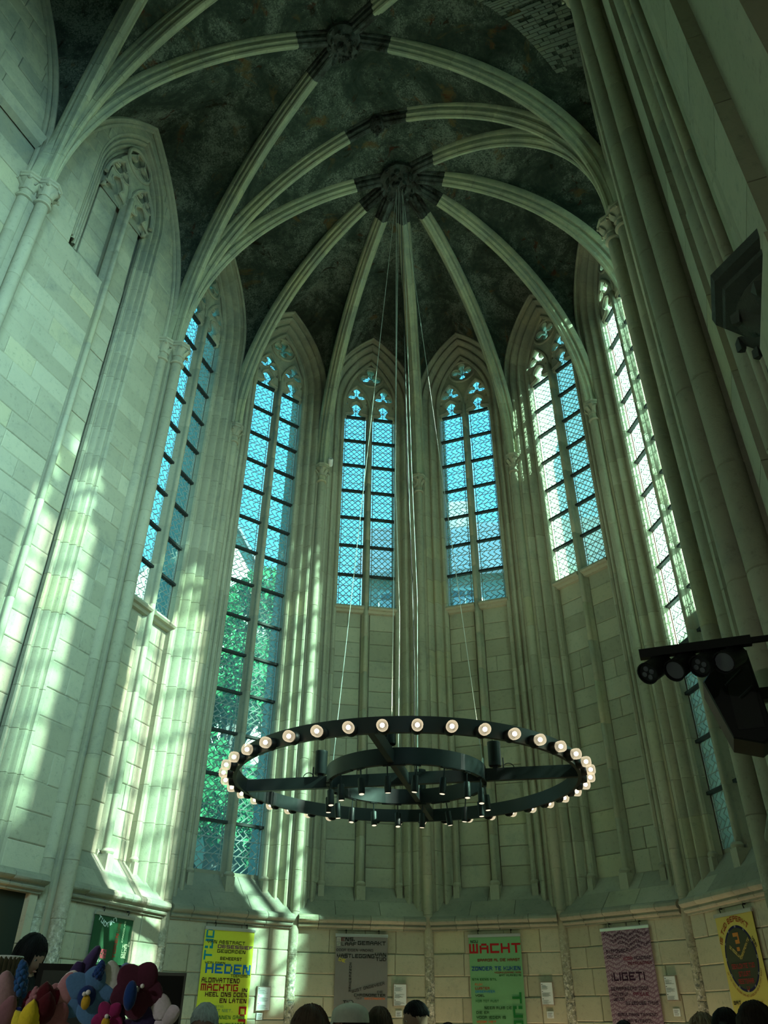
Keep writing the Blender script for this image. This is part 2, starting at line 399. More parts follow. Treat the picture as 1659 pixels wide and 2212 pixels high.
def clip(p, q, w_, h_):
    (x0, y0), (x1, y1) = p, q; t0, t1 = 0., 1.; dx, dy = x1 - x0, y1 - y0
    for pp, qq in ((-dx, x0 + w_), (dx, w_ - x0), (-dy, y0 + h_), (dy, h_ - y0)):
        if abs(pp) < 1e-9:
            if qq < 0: return None
        else:
            t = qq / pp
            if pp < 0: t0 = max(t0, t)
            else: t1 = min(t1, t)
    if t1 - t0 < 1e-4: return None
    return (x0 + t0 * dx, y0 + t0 * dy), (x0 + t1 * dx, y0 + t1 * dy)
_latt = {}
def lattice(kind, w_, h_):
    key = (kind, round(w_, 3), round(h_, 3))
    if key in _latt: return _latt[key]
    segs = []; a = .083 if kind == 'basket' else .094; L_ = 12
    wi = w_ / 2 - .028; hi = h_ / 2
    ax = (cos(R(40)), sin(R(40))); ay = (-cos(R(40)), sin(R(40)))
    if kind == 'brick': ax, ay = (1, 0), (0, 1)
    if kind == 'diamond': ax = (cos(R(45)), sin(R(45))); ay = (-ax[0], ax[1])
    pt = lambda p, q: (p * ax[0] + q * ay[0], p * ax[1] + q * ay[1])
    for k in range(-L_, L_ + 1):
        if kind == 'diamond':
            segs += [(pt(-L_ * a, k * a), pt(L_ * a, k * a)), (pt(k * a, -L_ * a), pt(k * a, L_ * a))]
        else:
            for i in range(-L_, L_):
                if (i + k) % 4 != 0: segs.append((pt(i * a, k * a), pt((i + 1) * a, k * a)))
                if (i + k) % 4 not in (1, 2): segs.append((pt(k * a, i * a), pt(k * a, (i + 1) * a)))
    out = [c for c in (clip(p, q, wi, hi) for p, q in segs) if c]
    # join collinear runs
    out += [((-wi, -hi), (-wi, hi)), ((wi, -hi), (wi, hi))]
    for z in (-h_ / 6, h_ / 6): out.append(((-w_ / 2, z), (w_ / 2, z)))
    for z in [-hi + i * .1 for i in range(int(h_ / .1) + 1)]:
        out += [((-w_ / 2, z), (-wi, z)), ((wi, z), (w_ / 2, z))]
    mb = MB(); hw = .0085
    for (x0, y0), (x1, y1) in out:
        l = math.hypot(x1 - x0, y1 - y0)
        if l < .004: continue
        nx, ny = -(y1 - y0) / l * hw, (x1 - x0) / l * hw
        mb.add([(x0 + nx, 0, y0 + ny), (x1 + nx, 0, y1 + ny), (x1, -.007, y1), (x0, -.007, y0), (x0 - nx, 0, y0 - ny), (x1 - nx, 0, y1 - ny)], [(0, 1, 2, 3), (3, 2, 5, 4)])
    _latt[key] = mb.mesh('lead_lattice', M['lead'], 0); return _latt[key]
_gp = {}
def glazing(win, fr, zb, kind, d=.44, ztop=13.80, ph=.72, glass='glass'):
    n = max(1, round((ztop - zb) / ph)); h = (ztop - zb) / n
    for sx in (-1, 1):
        cx = sx * .345; w_ = .51
        for i in range(n):
            key = (glass, round(h, 4))
            if key not in _gp: _gp[key] = MB().box((-w_ / 2, -.0015, -h / 2), (w_ / 2, .0015, h / 2)).mesh('glass_panel', M[glass], 0)
            z = zb + (i + .5) * h
            g = put('glass_panel', _gp[key], win, mw=fr.M @ Matrix.Translation((cx, d, z)) @ Matrix.Rotation(rnd.uniform(-.004, .004), 4, 'X'))
            o = put('lead_lattice', lattice(kind, w_, h), g, loc=(0, -.003, 0)); o['kind'] = 'stuff'
            if i < n: 
                zz = zb + (i + 1) * h
                b = MB().box((-w_ / 2 - .02, -.05, -.022), (w_ / 2 + .02, .03, .022)).build('saddle_bar', M['iron'], win, smooth=0); b.matrix_local = fr.M @ Matrix.Translation((cx, d - .02, zz))
_mul = {}
def mullion(win, fr, z0, z1, d=.40, name='mullion'):
    """filleted mullion in drums"""
    n = max(1, round((z1 - z0) / .75)); h = (z1 - z0) / n; key = round(h, 4)
    if key not in _mul:
        mb = MB(); pr = [(-.08, .05), (-.08, .0), (-.046, -.045), (-.036, -.075), (-.045, -.10), (-.032, -.135), (0, -.148), (.032, -.135), (.045, -.10), (.036, -.075), (.046, -.045), (.08, .0), (.08, .05)]
        mb.rings([[(x * (1 - k), y + k * .05, z) for x, y in pr[::-1]] for z, k in ((0, .08), (.006, 0), (h - .006, 0), (h, .08))], False)
        _mul[key] = mb.mesh('mullion', M['dress'], 40)
    for i in range(n): put(name, _mul[key], win, mw=fr.M @ Matrix.Translation((0, d, z0 + i * h)))
    b = MB(); b.lathe([(.07, -.05), (.085, -.03), (.09, -.01), (.075, .015), (.06, .03)], 10, at=(0, -.13, 0)); b.box((-.075, -.2, -.30), (.075, .06, -.045)); b.box((-.082, -.03, -.1), (.082, .06, .02))
    if z0 < 4.5:
        o = b.build('mullion_base', M['dress'], win); o.matrix_local = fr.M @ Matrix.Translation((0, d, z0))
def nook_bases(win, fr, z0):
    for sx in (-1, 1):
        b = MB(); b.lathe([(.06, -.05), (.07, -.03), (.075, -.01), (.062, .015), (.045, .03)], 10); b.box((-.05, -.06, -.3), (.05, .08, -.045))
        o = b.build('nook_shaft_base', M['dress'], win); o.matrix_local = fr.M @ Matrix.Translation((sx * (HW + .045), .30, z0))

def sill_slope(win, fr, z0=2.93, z1=3.52, d0=-.045, d1=.46):
    q = random.Random(fr.c.x * 7 + fr.c.y)
    cuts = [-1.09, -.35 + q.uniform(-.15, .15), .3 + q.uniform(-.15, .2), 1.09]
    zm = 3.22
    for lo, hi, za, zb_ in ((0, 3, z0, zm), (0, 3, zm, z1)):
        cc = cuts if za == z0 else [-1.09, q.uniform(-.2, .25), 1.09]
        for i in range(len(cc) - 1):
            f = lambda z: d0 + (d1 - d0) * (z - z0 - .04) / (z1 - z0 - .04)
            a, b = cc[i] + .004, cc[i + 1] - .004; lowz = za + (.04 if za == z0 else .003)
            pr = [(d1, za - .1), (f(lowz) if za > z0 else d0, za - .1 if za > z0 else za), (f(lowz), lowz), (f(zb_ - .003), zb_ - .003), (d1 + .02, zb_)]
            mb = MB(); mb.rings([[(x, d, z) for d, z in pr] for x in (a, b)], True, True, True)
            o = mb.build('sill_stone', M['sill'], win, smooth=0); o.matrix_local = fr.M @ Matrix.Translation((0, q.uniform(-.004, .004), 0))

def wall_plate(win, fr, zb, half, z1=17.4, name='wall_core', d=.44, th=.34, hw=HW):
    lp = [arch_loop(hw, ZS, R0 - (HW - hw), zb, 12, CU)] if zb is not None else []
    me = fill2d([[(-half, 0), (half, 0), (half, z1), (-half, z1)]] + lp, th / 2); me.materials.append(M['mortar'])
    return put(name, me, win, mw=fr.M @ Matrix.Translation((0, d + th / 2, 0)))

WINS = [  # bay, bottom of the glass, lattice, top foil
    (0, 7.22, 'basket', 4), (1, 3.55, 'basket', 4), (2, 8.73, 'diamond', 3), (3, 8.73, 'basket', 4), (4, 8.73, 'diamond', 4), (5, 3.55, 'basket', 3), (6, 3.55, 'basket', 4)]
wins = []
for i, zb, kind, foil in WINS:
    fr = BAY[i]; wn = struct('window_%d' % (i + 1)); wins.append(wn)
    jambs(wn, fr, 2.95)
    gk = 'glass' if i < 4 else 'dusty_glass'
    tracery(wn, fr, foil, glass=gk)
    glazing(wn, fr, zb, kind, glass=gk)
    mullion(wn, fr, 3.5, ZS)
    nook_bases(wn, fr, 3.5)
    sill_slope(wn, fr)
    wall_plate(wn, fr, zb, fr.w / 2 + .1)
    # spandrel wall above and beside the arch, at the line of the shafts
    if zb > 4:
        mb = MB(); pr = [(.46, zb + .02), (.24, zb - .05), (.225, zb - .09), (.25, zb - .12), (.30, zb - .13), (.33, zb - .17), (.40, zb - .18), (.46, zb - .18)]
        for sx in (-1, 1):
            mb = MB(); mb.rings([[(x, d, z) for d, z in pr] for x in ((sx * .345) - .30, (sx * .345) + .30)], True, True, True)
            o = mb.build('sill_ledge', M['dress'], wn, smooth=30); o.matrix_local = fr.M
        for sx in (-1, 1):
            a, b = sorted((sx * .09, sx * .62))
            lay_stones(wn, fr, .395, a, b, 3.45, zb - .15, .34, .3, .62, seed=i * 10 + sx, mat='stone')
    if fr.w > 2.3:
        for sx in (-1, 1):
            me = MB().box((min(sx * 1.09, sx * 1.25), -.0, 2.9), (max(sx * 1.09, sx * 1.25), .5, 16.5)).build('wall_strip', M['dress'], wn, smooth=0); me.matrix_local = fr.M

# ------------------------------------------------------------------ lower wall of the apse and its string course
wa = struct('wall_apse')
for i in range(7):
    fr = BAY[i]; h = fr.w / 2 + .02
    MB().box((-h, .022, 0), (h, .5, 2.95)).build('wall_core', M['mortar'], wa, smooth=0).matrix_local = fr.M
    if i < 6: lay_stones(wa, fr, .0, -h + .03, h - .03, 1.28, 2.79, .30, .42, .7, seed=40 + i, dep=.03)
    MB().box((-h, .0, 0), (h, .03, 1.27)).build('plinth', M['stone'], wa, smooth=0).matrix_local = fr.M
CORN = [(.05, 3.0), (-.05, 2.99), (-.10, 2.975), (-.135, 2.945), (-.14, 2.91), (-.12, 2.88), (-.08, 2.868), (-.07, 2.85), (-.085, 2.835), (-.075, 2.815), (-.035, 2.805), (-.035, 2.78), (.05, 2.775)]
def cornice(name, fr, h, lo=None, hi=None, n=5, prof=CORN):
    tr = struct(name); lo = -h if lo is None else lo; hi = h if hi is None else hi; q = random.Random(int(fr.c.x * 50 + 300))
    cs = [lo] + sorted(lo + (hi - lo) * (k + q.uniform(-.25, .25)) / n for k in range(1, n)) + [hi]
    for k in range(n):
        a, b = cs[k] + .003, cs[k + 1] - .003; mb = MB()
        rs = [[(x, d + g, z - .3 * g) for d, z in prof] for x, g in ((a, .006), (a + .005, 0), (b - .005, 0), (b, .006))]
        mb.rings([r_[::-1] for r_ in rs], False)
        mb.add(rs[0], [tuple(range(len(prof)))]); mb.add(rs[-1], [tuple(range(len(prof)))[::-1]])
        mb.build('cornice_stone', M['sill'], tr, smooth=40).matrix_local = fr.M
    return tr
for i in range(7): cornice('trim_%d' % (i + 1), BAY[i], BAY[i].w / 2 - .06)
cornice('trim_8', LEFT, 0, -1.6, 1.5, 5); cornice('trim_9', RIGHT, 0, -1.5, 1.5, 5)

# ------------------------------------------------------------------ piers: shafts in drums, capitals, core, buttress
def leaf_mesh():
    mb = MB(); rs = []
    for k in range(7):
        s_ = k / 6; wd = .05 * (1 - s_ * .45) * (1 if k < 6 else .5); a = s_ * 2.6
        x = .02 + .07 * s_ * s_ + (.03 * sin(a) if s_ > .4 else 0); z = .17 * min(s_ * 1.25, 1) - (max(0, s_ - .75) * .22)
        rs.append([(x, -wd, z), (x + .012, -wd * .5, z + .004), (x + .02, 0, z + .01), (x + .012, wd * .5, z + .004), (x, wd, z), (x - .012, 0, z)])
    return mb.rings(rs, True, True, True)
M_leaf = leaf_mesh().mesh('leaf', M['dress'], 50)
_dr = {}
def shaft(parent, x, y, r_, z0, z1, dh=.62, seed=0, joints=True):
    q = random.Random(seed + int(x * 100)); sh = empty('shaft', (x, y, 0), 0, parent)
    n = max(1, round((z1 - z0) / dh)); h = (z1 - z0) / n; key = (round(h, 3), r_)
    if key not in _dr:
        mb = MB(); mb.lathe([(r_ - .007, 0), (r_, .008), (r_, h - .008), (r_ - .007, h)], 16)
        _dr[key] = mb.mesh('drum', M['shaft'], 40)
    for k in range(n): put('drum', _dr[key], sh, loc=(q.uniform(-.002, .002), q.uniform(-.002, .002), z0 + k * h), rot=(0, 0, q.uniform(0, 6)))
    return sh
_cap = {}
def capital(parent, x, y, r_, zt=ZC, rot=0., leaves=True):
    if r_ not in _cap:
        mb = MB(); k = r_ / .075
        mb.lathe([(r_, -.46), (r_ * 1.3, -.455), (r_ * 1.42, -.435), (r_ * 1.3, -.41), (r_ * 1.02, -.40), (r_ * 1.05, -.30), (r_ * 1.15, -.2), (r_ * 1.5, -.12), (r_ * 1.75, -.1)], 16)
        mb.lathe([(r_ * 1.6, -.10), (r_ * 2.0, -.095), (r_ * 2.05, -.06), (r_ * 1.85, -.045), (r_ * 2.1, -.03), (r_ * 2.15, 0), (r_ * 1.7, .012)], 8)
        _cap[r_] = mb.mesh('capital', M['dress'], 40)
    c = put('capital', _cap[r_], parent, (x, y, zt), (0, 0, rot))
    if leaves:
        for k in range(6):
            a = rot + k * pi / 3 + .3; s_ = r_ / .075
            put('leaf', M_leaf, c, mw=Matrix.Rotation(a, 4, 'Z') @ Matrix.Translation((r_ * .8, 0, -.3)) @ Matrix.Scale(s_ * .95, 4))
    return c
NT = 10
for i, p in enumerate(PIER):
    tr = struct('trim_%d' % NT); NT += 1
    out = p.normalized()
    a = math.atan2(p.y, p.x)
    if 1 <= i <= 6:
        shaft(tr, p.x, p.y, .078, 0, ZC - .46, .6, i); capital(tr, p.x, p.y, .078, ZC, a)
        shaft(tr, p.x, p.y, .078, ZC, ZC + .3, .3, i)
        rt = Matrix.Translation((p.x, p.y, 0)) @ Matrix.Rotation(a, 4, 'Z')
        MB().box((.03, -.12, 0), (.5, .12, 17.2)).build('pier_core', M['dress'], tr, smooth=0).matrix_local = rt
        bt = MB(); bt.box((.45, -.3, 0), (1.18, .3, 12.6)); bt.add([(.45, -.3, 12.6), (1.18, -.3, 12.6), (1.18, .3, 12.6), (.45, .3, 12.6), (.45, -.3, 14.6), (.45, .3, 14.6)], [(0, 1, 4), (3, 5, 2), (1, 2, 5, 4), (0, 4, 5, 3)])
        bt.build('buttress', M['stone'], tr, smooth=0).matrix_local = rt
    else:
        sg = -1 if i == 0 else 1
        if i == 0: pp = [(-3.90, -1.20), (-4.10, -1.39)]
        else: pp = [(3.86, -1.10), (4.03, -1.29)]
        for x, y in pp: shaft(tr, x, y, .095, 0, ZC - .46, .62, i); capital(tr, x, y, .095, ZC, 0)
        MB().box((min(sg * 3.97, sg * 4.9), -1.34, 0), (max(sg * 3.97, sg * 4.9), -1.18, 17.2)).build('pier_core', M['dress'], tr, smooth=0)
        MB().box((min(sg * 4.5, sg * 5.3), -1.6, 0), (max(sg * 4.5, sg * 5.3), -1.0, 13.5)).build('buttress', M['stone'], tr, smooth=0)

# ------------------------------------------------------------------ left and right walls of the straight choir
def half_wall(fr, keep_d=.10):
    return None
wl = struct('wall_left')
es8, ds8 = .62, .62
H8 = HW + .48 * es8
def keep8(a, b, z0, z1):
    """ashlar beside and inside the blind window: a stone keeps clear of the arch head and the jamb"""
    zz = z1
    def half(z):
        if z <= ZS: return H8
        rad = R0 + .48 * es8; k = rad * rad - (z - ZS) ** 2
        return max(0, math.sqrt(k) - CU) if k > 0 else 0
    h = max(half(z0), 0)
    if b <= -h or a >= h: return (a, b)
    if a < -h < b: return (a, -h)
    if a < h < b: return (h, b)
    return None
DL = .10
lay_stones(wl, LEFT, DL, -1.72, -H8 if False else -.10, 3.0, 11.7, .305, .5, .85, seed=81, dep=.04)
lay_stones(wl, LEFT, DL, H8, 1.72, 3.0, 11.7, .33, .38, .6, seed=82, dep=.04)
lay_stones(wl, LEFT, DL, -1.72, 1.72, 11.7, 16.3, .34, .5, .8, keep=keep8, seed=83, dep=.04)
me = fill2d([[(-1.76, 0), (1.76, 0), (1.76, 17.3), (-1.76, 17.3)], [(-.10, 2.9), (H8, 2.9), (H8, 11.7)] + arch_loop(H8, ZS, R0 + .48 * es8, None, 12, CU) + [(-H8, 11.7), (-.1, 11.7)]], .19); me.materials.append(M['stone'])
put('wall_core', me, wl, mw=LEFT.M @ Matrix.Translation((0, DL + .010 + .19, 0)))
MB().box((-1.8, .42, 0), (1.8, .8, 17.3)).build('wall_core', M['mortar'], wl, smooth=0).matrix_local = LEFT.M
w8 = struct('window_8')
LF = Frame(LEFT.a, LEFT.b); LF.M = LEFT.M @ Matrix.Translation((0, DL, 0))
jambs(w8, LF, 2.95, es8, ds8, 11.7)
tracery(w8, LF, 3, .14, True)
mullion(w8, LF, 3.0, ZS, .11)
for sx in (1,): lay_stones(w8, LF, .20, .09, HW - .07, 2.95, 12.3, .34, .4, .62, seed=91)
lay_stones(w8, LF, .22, -HW + .07, -.09, 11.7, 13.9, .4, .4, .7, seed=92); lay_stones(w8, LF, .22, .09, HW - .07, 12.3, 13.9, .4, .4, .7, seed=93)
MB().box((-1.8, .30, 0), (-1.25, .34, 2.9)).build('dado', M['stone'], wl, smooth=0).matrix_local = LEFT.M
# bay nearer the camera on the left: plain ashlar with a string course and the start of another blind arch
lay_stones(wl, LEFT2, DL, -.2, 1.66, 12.95, 16.9, .34, .5, .85, seed=84, dep=.04)
MB().box((-1.8, DL + .03, 0), (1.76, .8, 17.3)).build('wall_core', M['mortar'], wl, smooth=0).matrix_local = LEFT2.M
lay_stones(wl, LEFT2, DL, .2, 1.66, 9.5, 12.2, .34, .5, .85, seed=85, dep=.04)
w9 = struct('window_9')
LF2 = Frame(LEFT2.a, LEFT2.b); LF2.M = LEFT2.M @ Matrix.Translation((.25, DL - .06, 0))
mb = MB()
for r_ in (1.0, 1.12): mb.tube([(.75 - r_ + (r_) * cos(a) , 0, 10.9 + 1.25 * r_ * sin(a)) for a in [pi / 2 * k / 10 for k in range(11)]], .05, 8)
for r_ in (.75, .87): mb.tube([(r_, 0, z) for z in (8.5, 10.9)], .05, 8)
mb.tube([(.75, 0, 10.9), (.5, 0, 11.5), (.1, 0, 11.6)], .035, 8)
mb.build('blind_tracery', M['dress'], w9).matrix_local = LF2.M
tr = struct('trim_%d' % NT); NT += 1
mb = MB(); mb.rings([[(x, d, z) for d, z in [(.1, 12.9), (-.04, 12.86), (-.07, 12.8), (-.03, 12.74), (.0, 12.66), (.1, 12.62)]][::-1] for x in (-1.7, 1.5)], False); mb.build('cornice_stone', M['dress'], tr).matrix_local = LEFT2.M

wr = struct('wall_right')
w10 = struct('window_10')
jambs(w10, RIGHT, 3.0); tracery(w10, RIGHT, 4, glass='dusty_glass'); glazing(w10, RIGHT, 3.6, 'diamond', glass='dusty_glass'); mullion(w10, RIGHT, 3.5, ZS); wall_plate(w10, RIGHT, 3.6, 1.85); sill_slope(w10, RIGHT)
for sx in (-1, 1):
    a, b = sorted((sx * 1.1, sx * 1.76)); MB().box((a, .1, 0), (b, .5, 17.3)).build('wall_strip', M['dress'], wr, smooth=0).matrix_local = RIGHT.M
MB().box((-1.7, .0, 0), (1.7, .5, 2.95)).build('dado', M['stone'], wr, smooth=0).matrix_local = RIGHT.M
MB().box((4.25, -8.4, 0), (4.8, -4.7, 17.3)).build('wall_core', M['stone'], wr, smooth=0)

# piers west of the first bay
for sg in (-1, 1):
    tr = struct('trim_%d' % NT); NT += 1
    pp = [(-3.88, -4.69), (-4.05, -4.88)] if sg < 0 else [(3.875, -4.68), (3.985, -4.80)]
    for x, y in pp: shaft(tr, x, y, .092, 0, ZC - .46, .75, 3); capital(tr, x, y, .092, ZC, 0)
    MB().box((min(sg * 3.96, sg * 4.9), -4.85, 0), (max(sg * 3.96, sg * 4.9), -4.66, 17.2)).build('pier_core', M['dress'], tr, smooth=0)

# ------------------------------------------------------------------ vault
def arc_quarter(a, b, za, zb_, n):
    """pointed arch half: vertical at a, crown over b"""
    a, b = Vector(a), Vector(b); span = (b - a).length; rise = zb_ - za; rad = (span * span + rise * rise) / (2 * span)
    tm = math.acos((rad - span) / rad); e = (b - a) / span
    return [(a + e * (rad - rad * cos(tm * i / n)), za + rad * sin(tm * i / n), tm * i / n, e) for i in range(n + 1)]
RIBP = [(-.15, -.10), (-.15, .0), (-.125, .035), (-.09, .03), (-.075, .06), (-.095, .09), (-.085, .125), (-.05, .14), (-.035, .165), (-.04, .19), (-.018, .215), (.018, .215), (.04, .19), (.035, .165), (.05, .14), (.085, .125), (.095, .09), (.075, .06), (.09, .03), (.125, .035), (.15, .0), (.15, -.10)]
ce = struct('ceiling')
def rib(a, b, za, zb_, nst=10, sooty=1, sc=1., stop=1.0, name='rib', sub=3, start=0):
    rb = empty(name, (0, 0, 0), 0, ce); nt_ = nst * sub; arc = arc_quarter(a, b, za, zb_, 240)
    tm = arc[-1][2]; a_, b_ = Vector(a), Vector(b); span = (b_ - a_).length; rad = (span ** 2 + (zb_ - za) ** 2) / (2 * span); e = (b_ - a_) / span; side = Vector((-e.y, e.x))
    for k in range(start, nst):
        t0, t1 = k / nst * stop, (k + 1) / nst * stop; rs = []
        for j in range(sub + 3):
            if j == 0: t, g = t0, .008
            elif j == sub + 2: t, g = t1, .008
            else: t, g = t0 + (t1 - t0) * (.006 + .988 * (j - 1) / sub), 0
            th = t * tm; xy = a_ + e * (rad - rad * cos(th)); z = za + rad * sin(th)
            nrm = Vector((e.x * cos(th), e.y * cos(th), -sin(th)))      # towards the room
            c = Vector((xy.x, xy.y, z))
            rs.append([c + Vector((side.x, side.y, 0)) * (x * sc * (1 - g * 3)) + nrm * ((h - .06) * sc - g) for x, h in RIBP])
        mb = MB(); mb.rings(rs, False)
        mb.build('voussoir', M['soot'] if k >= nst - sooty else M['rib'], rb, smooth=40)
    return rb
O2 = Vector((0, 0)); Tp = Vector((0, -1.27)); B1 = Vector((0, -1.27 - BAYL / 2)); T2 = Vector((0, -1.27 - BAYL)); B2 = Vector((0, -1.27 - 1.5 * BAYL)); T3 = Vector((0, -1.27 - 2 * BAYL))
PL, PR = PIER[0], PIER[7]; PL2, PR2 = Vector((-3.95, -1.27 - BAYL)), Vector((3.95, -1.27 - BAYL)); PL3, PR3 = Vector((-3.95, T3.y)), Vector((3.95, T3.y))
for p in PIER: rib(p, O2, ZC, ZK, 10, 1, 1., .955)
for p, e in ((PL, Tp), (PR, Tp)): rib(p, e, ZC, 16.92, 10, 1, 1.05)
for p in (PL, PR, PL2, PR2): rib(p, B1, ZC, ZK, 11, 1, 1., .965)
for p in (PL2, PR2): rib(p, T2, ZC, 16.92, 10, 0, 1.05); rib(p, B2, ZC, ZK, 11, 0)
for p in (PL3, PR3): rib(p, B2, ZC, ZK, 11, 0)
def wall_arch(fr, n, za=ZC, es=.47, kind='apse'):
    L_ = []
    if kind == 'apse':
        rad = R0 + es; tm = math.acos(CU / rad)
        L_ = [(-(HW + es), za + (ZS - za) * i / 6) for i in range(6)] + [(-(rad * cos(tm * i / 12) - CU), ZS + rad * sin(tm * i / 12)) for i in range(13)]
    else:
        hw, zs, rise = 1.62, 12.6, 3.75; rad = (hw * hw + rise * rise) / (2 * hw); tm = math.acos((rad - hw) / rad)
        L_ = [(-hw, za + (zs - za) * i / 3) for i in range(3)] + [(-(rad * cos(tm * i / 14) - (rad - hw)), zs + rad * sin(tm * i / 14)) for i in range(15)]
    return L_
def at_frac(pts, f):
    """point on a polyline of (Vector) at height fraction f"""
    z0, z1 = pts[0].z, pts[-1].z; z = z0 + (z1 - z0) * f
    for i in range(len(pts) - 1):
        if pts[i + 1].z >= z - 1e-9:
            k = (z - pts[i].z) / max(1e-9, pts[i + 1].z - pts[i].z); return pts[i].lerp(pts[i + 1], min(1, max(0, k)))
    return pts[-1].copy()
def half_cell(mb, rib_pts, arch_pts, nu=16, nv=7, bulge=.16):
    rows = []
    for i in range(nu + 1):
        f = 1 - (1 - i / nu) ** 2; A = at_frac(rib_pts, f); B = at_frac(arch_pts, f); row = []
        for j in range(nv + 1):
            v = j / nv; p = A.lerp(B, v); b = bulge * sin(pi * v) * sin(pi * min(1, f * .9 + .1)) * .7
            out = Vector((p.x, p.y + 2.0, 0)); out = out.normalized() if out.length > .1 else Vector((0, 0, 0))
            p = p + Vector((out.x * b * .5, out.y * b * .5, b)); row.append(p)
        rows.append(row)
    vs = [p for r_ in rows for p in r_]; n = nv + 1
    mb.add(vs, [(i * n + j, i * n + j + 1, (i + 1) * n + j + 1, (i + 1) * n + j) for i in range(nu) for j in range(nv)])
def V3(arc): return [Vector((p.x, p.y, z)) for p, z, _, _ in arc]
UPW = Vector((0, 0, .06))
for i in range(7):
    fr = BAY[i]; mb = MB()
    for p, sg in ((PIER[i], 1), (PIER[i + 1], -1)):
        rp = [q + UPW for q in V3(arc_quarter(p, O2, ZC, ZK, 40))]
        ap = [fr.P(sg * u, .03, z) for u, z in wall_arch(fr, 12)]
        half_cell(mb, rp, ap)
    mb.build('vault_web', M['vault'], ce, smooth=60)
def cell_arch(diag_a, boss, e, zt, arch_from):
    mb = MB()
    for p in diag_a:
        rp = [q + UPW for q in V3(arc_quarter(p, boss, ZC, ZK, 40))]; ap = [q + UPW for q in V3(arc_quarter(p, e, ZC, zt, 40))]
        half_cell(mb, rp, ap, bulge=.1)
    mb.build('vault_web', M['vault'], ce, smooth=60)
cell_arch((PL, PR), O2, Tp, 16.92, 0); cell_arch((PL, PR), B1, Tp, 16.92, 0); cell_arch((PL2, PR2), B1, T2, 16.92, 0); cell_arch((PL2, PR2), B2, T2, 16.92, 0); cell_arch((PL3, PR3), B2, T3, 16.92, 0)
for fr, boss, (pa, pb) in ((LEFT, B1, (PL2, PL)), (RIGHT, B1, (PR, PR2)), (LEFT2, B2, (PL3, PL2)), (RIGHT2, B2, (PR2, PR3))):
    mb = MB()
    for p, sg in ((pa, 1), (pb, -1)):
        rp = [q + UPW for q in V3(arc_quarter(p, boss, ZC, ZK, 40))]
        ap = [fr.P(sg * u, .10, z) for u, z in wall_arch(fr, 12, kind='bay')]
        half_cell(mb, rp, ap, bulge=.1)
    mb.build('vault_web', M['vault'], ce, smooth=60)
    if fr is RIGHT:                                                # bare masonry where the plaster has gone, by the right wall
        q = random.Random(5)
        for h_ in (0, 1):
            off = h_ * 17 * 8
            for i in range(7, 15):
                for j in range(4, 7):
                    A, B_, C_, D_ = (Vector(mb.v[off + a * 8 + b]) for a, b in ((i, j), (i, j + 1), (i + 1, j + 1), (i + 1, j)))
                    for r_, hx in ((a_, b_) for a_ in range(4) for b_ in (0, 1)):
                        if q.random() < .22: continue
                        t0, t1 = r_ / 4 + .02, (r_ + 1) / 4 - .02; sp_ = .5 + .2 * (-1) ** r_ + q.uniform(-.05, .05); xa, xb = ((.0, sp_ - .015) if hx == 0 else (sp_ + .015, 1.))
                        P4 = [A.lerp(D_, t).lerp(B_.lerp(C_, t), x + q.uniform(-.02, .02)) for t, x in ((t0, xa), (t0, xb), (t1, xb), (t1, xa))]
                        nn = (P4[1] - P4[0]).cross(P4[3] - P4[0]).normalized(); nn = nn if nn.z < 0 else -nn; e = q.uniform(.012, .03); c_ = sum(P4, Vector()) / 4
                        m_ = MB(); m_.rings([[p - c_ for p in P4], [(p - c_) * .96 + nn * e for p in P4]], True, False, True)
                        m_.build('vault_stone', M['web_stone'], ce, loc=c_, smooth=0)
    for sg in (1, -1):                                             # wall rib
        pts = [fr.P(sg * u, .06, z - .03) for u, z in wall_arch(fr, 12, kind='bay')]
        pts2 = [fr.P(sg * u * .95, .09, z - .11) for u, z in wall_arch(fr, 12, kind='bay')]
        MB().tube(pts, .055, 8).tube(pts2, .04, 8).build('wall_rib', M['dress'], ce)
for i in range(7):
    fr = BAY[i]
    for sg in (1, -1):
        pts = [fr.P(sg * (u + .02), -.0, z) for u, z in wall_arch(fr, 12)]
        MB().tube(pts, .035, 8).build('wall_rib', M['dress'], ce)
# bosses: foliage keystones
def boss(loc, r_, seed):
    q = random.Random(seed); bo = empty('keystone_boss', loc, 0, ce)
    MB().lathe([(.02, -.16 * r_ / .3), (r_ * .5, -.14), (r_ * .85, -.06), (r_, .03), (r_ * .9, .2), (r_ * .6, .25)], 18).build('keystone', M['soot'], bo)
    for k in range(30):
        a = k * 2.4; rr = r_ * (.2 + .75 * (k / 30)); s_ = r_ * 3.2 * q.uniform(.7, 1.1)
        put('leaf', M_leafd, bo, mw=Matrix.Translation((rr * cos(a), rr * sin(a), -.10 + .12 * k / 30)) @ Matrix.Rotation(a, 4, 'Z') @ Matrix.Rotation(R(135 + q.uniform(-25, 25)), 4, 'Y') @ Matrix.Scale(s_, 4))
    return bo
M_leafd = leaf_mesh().mesh('leaf', M['soot'], 50)
boss((0, 0, 16.62), .42, 1); boss((0, B1.y, 16.66), .33, 2); boss((0, B2.y, 16.66), .33, 3)
boss((0, -1.27, 16.80), .17, 4)
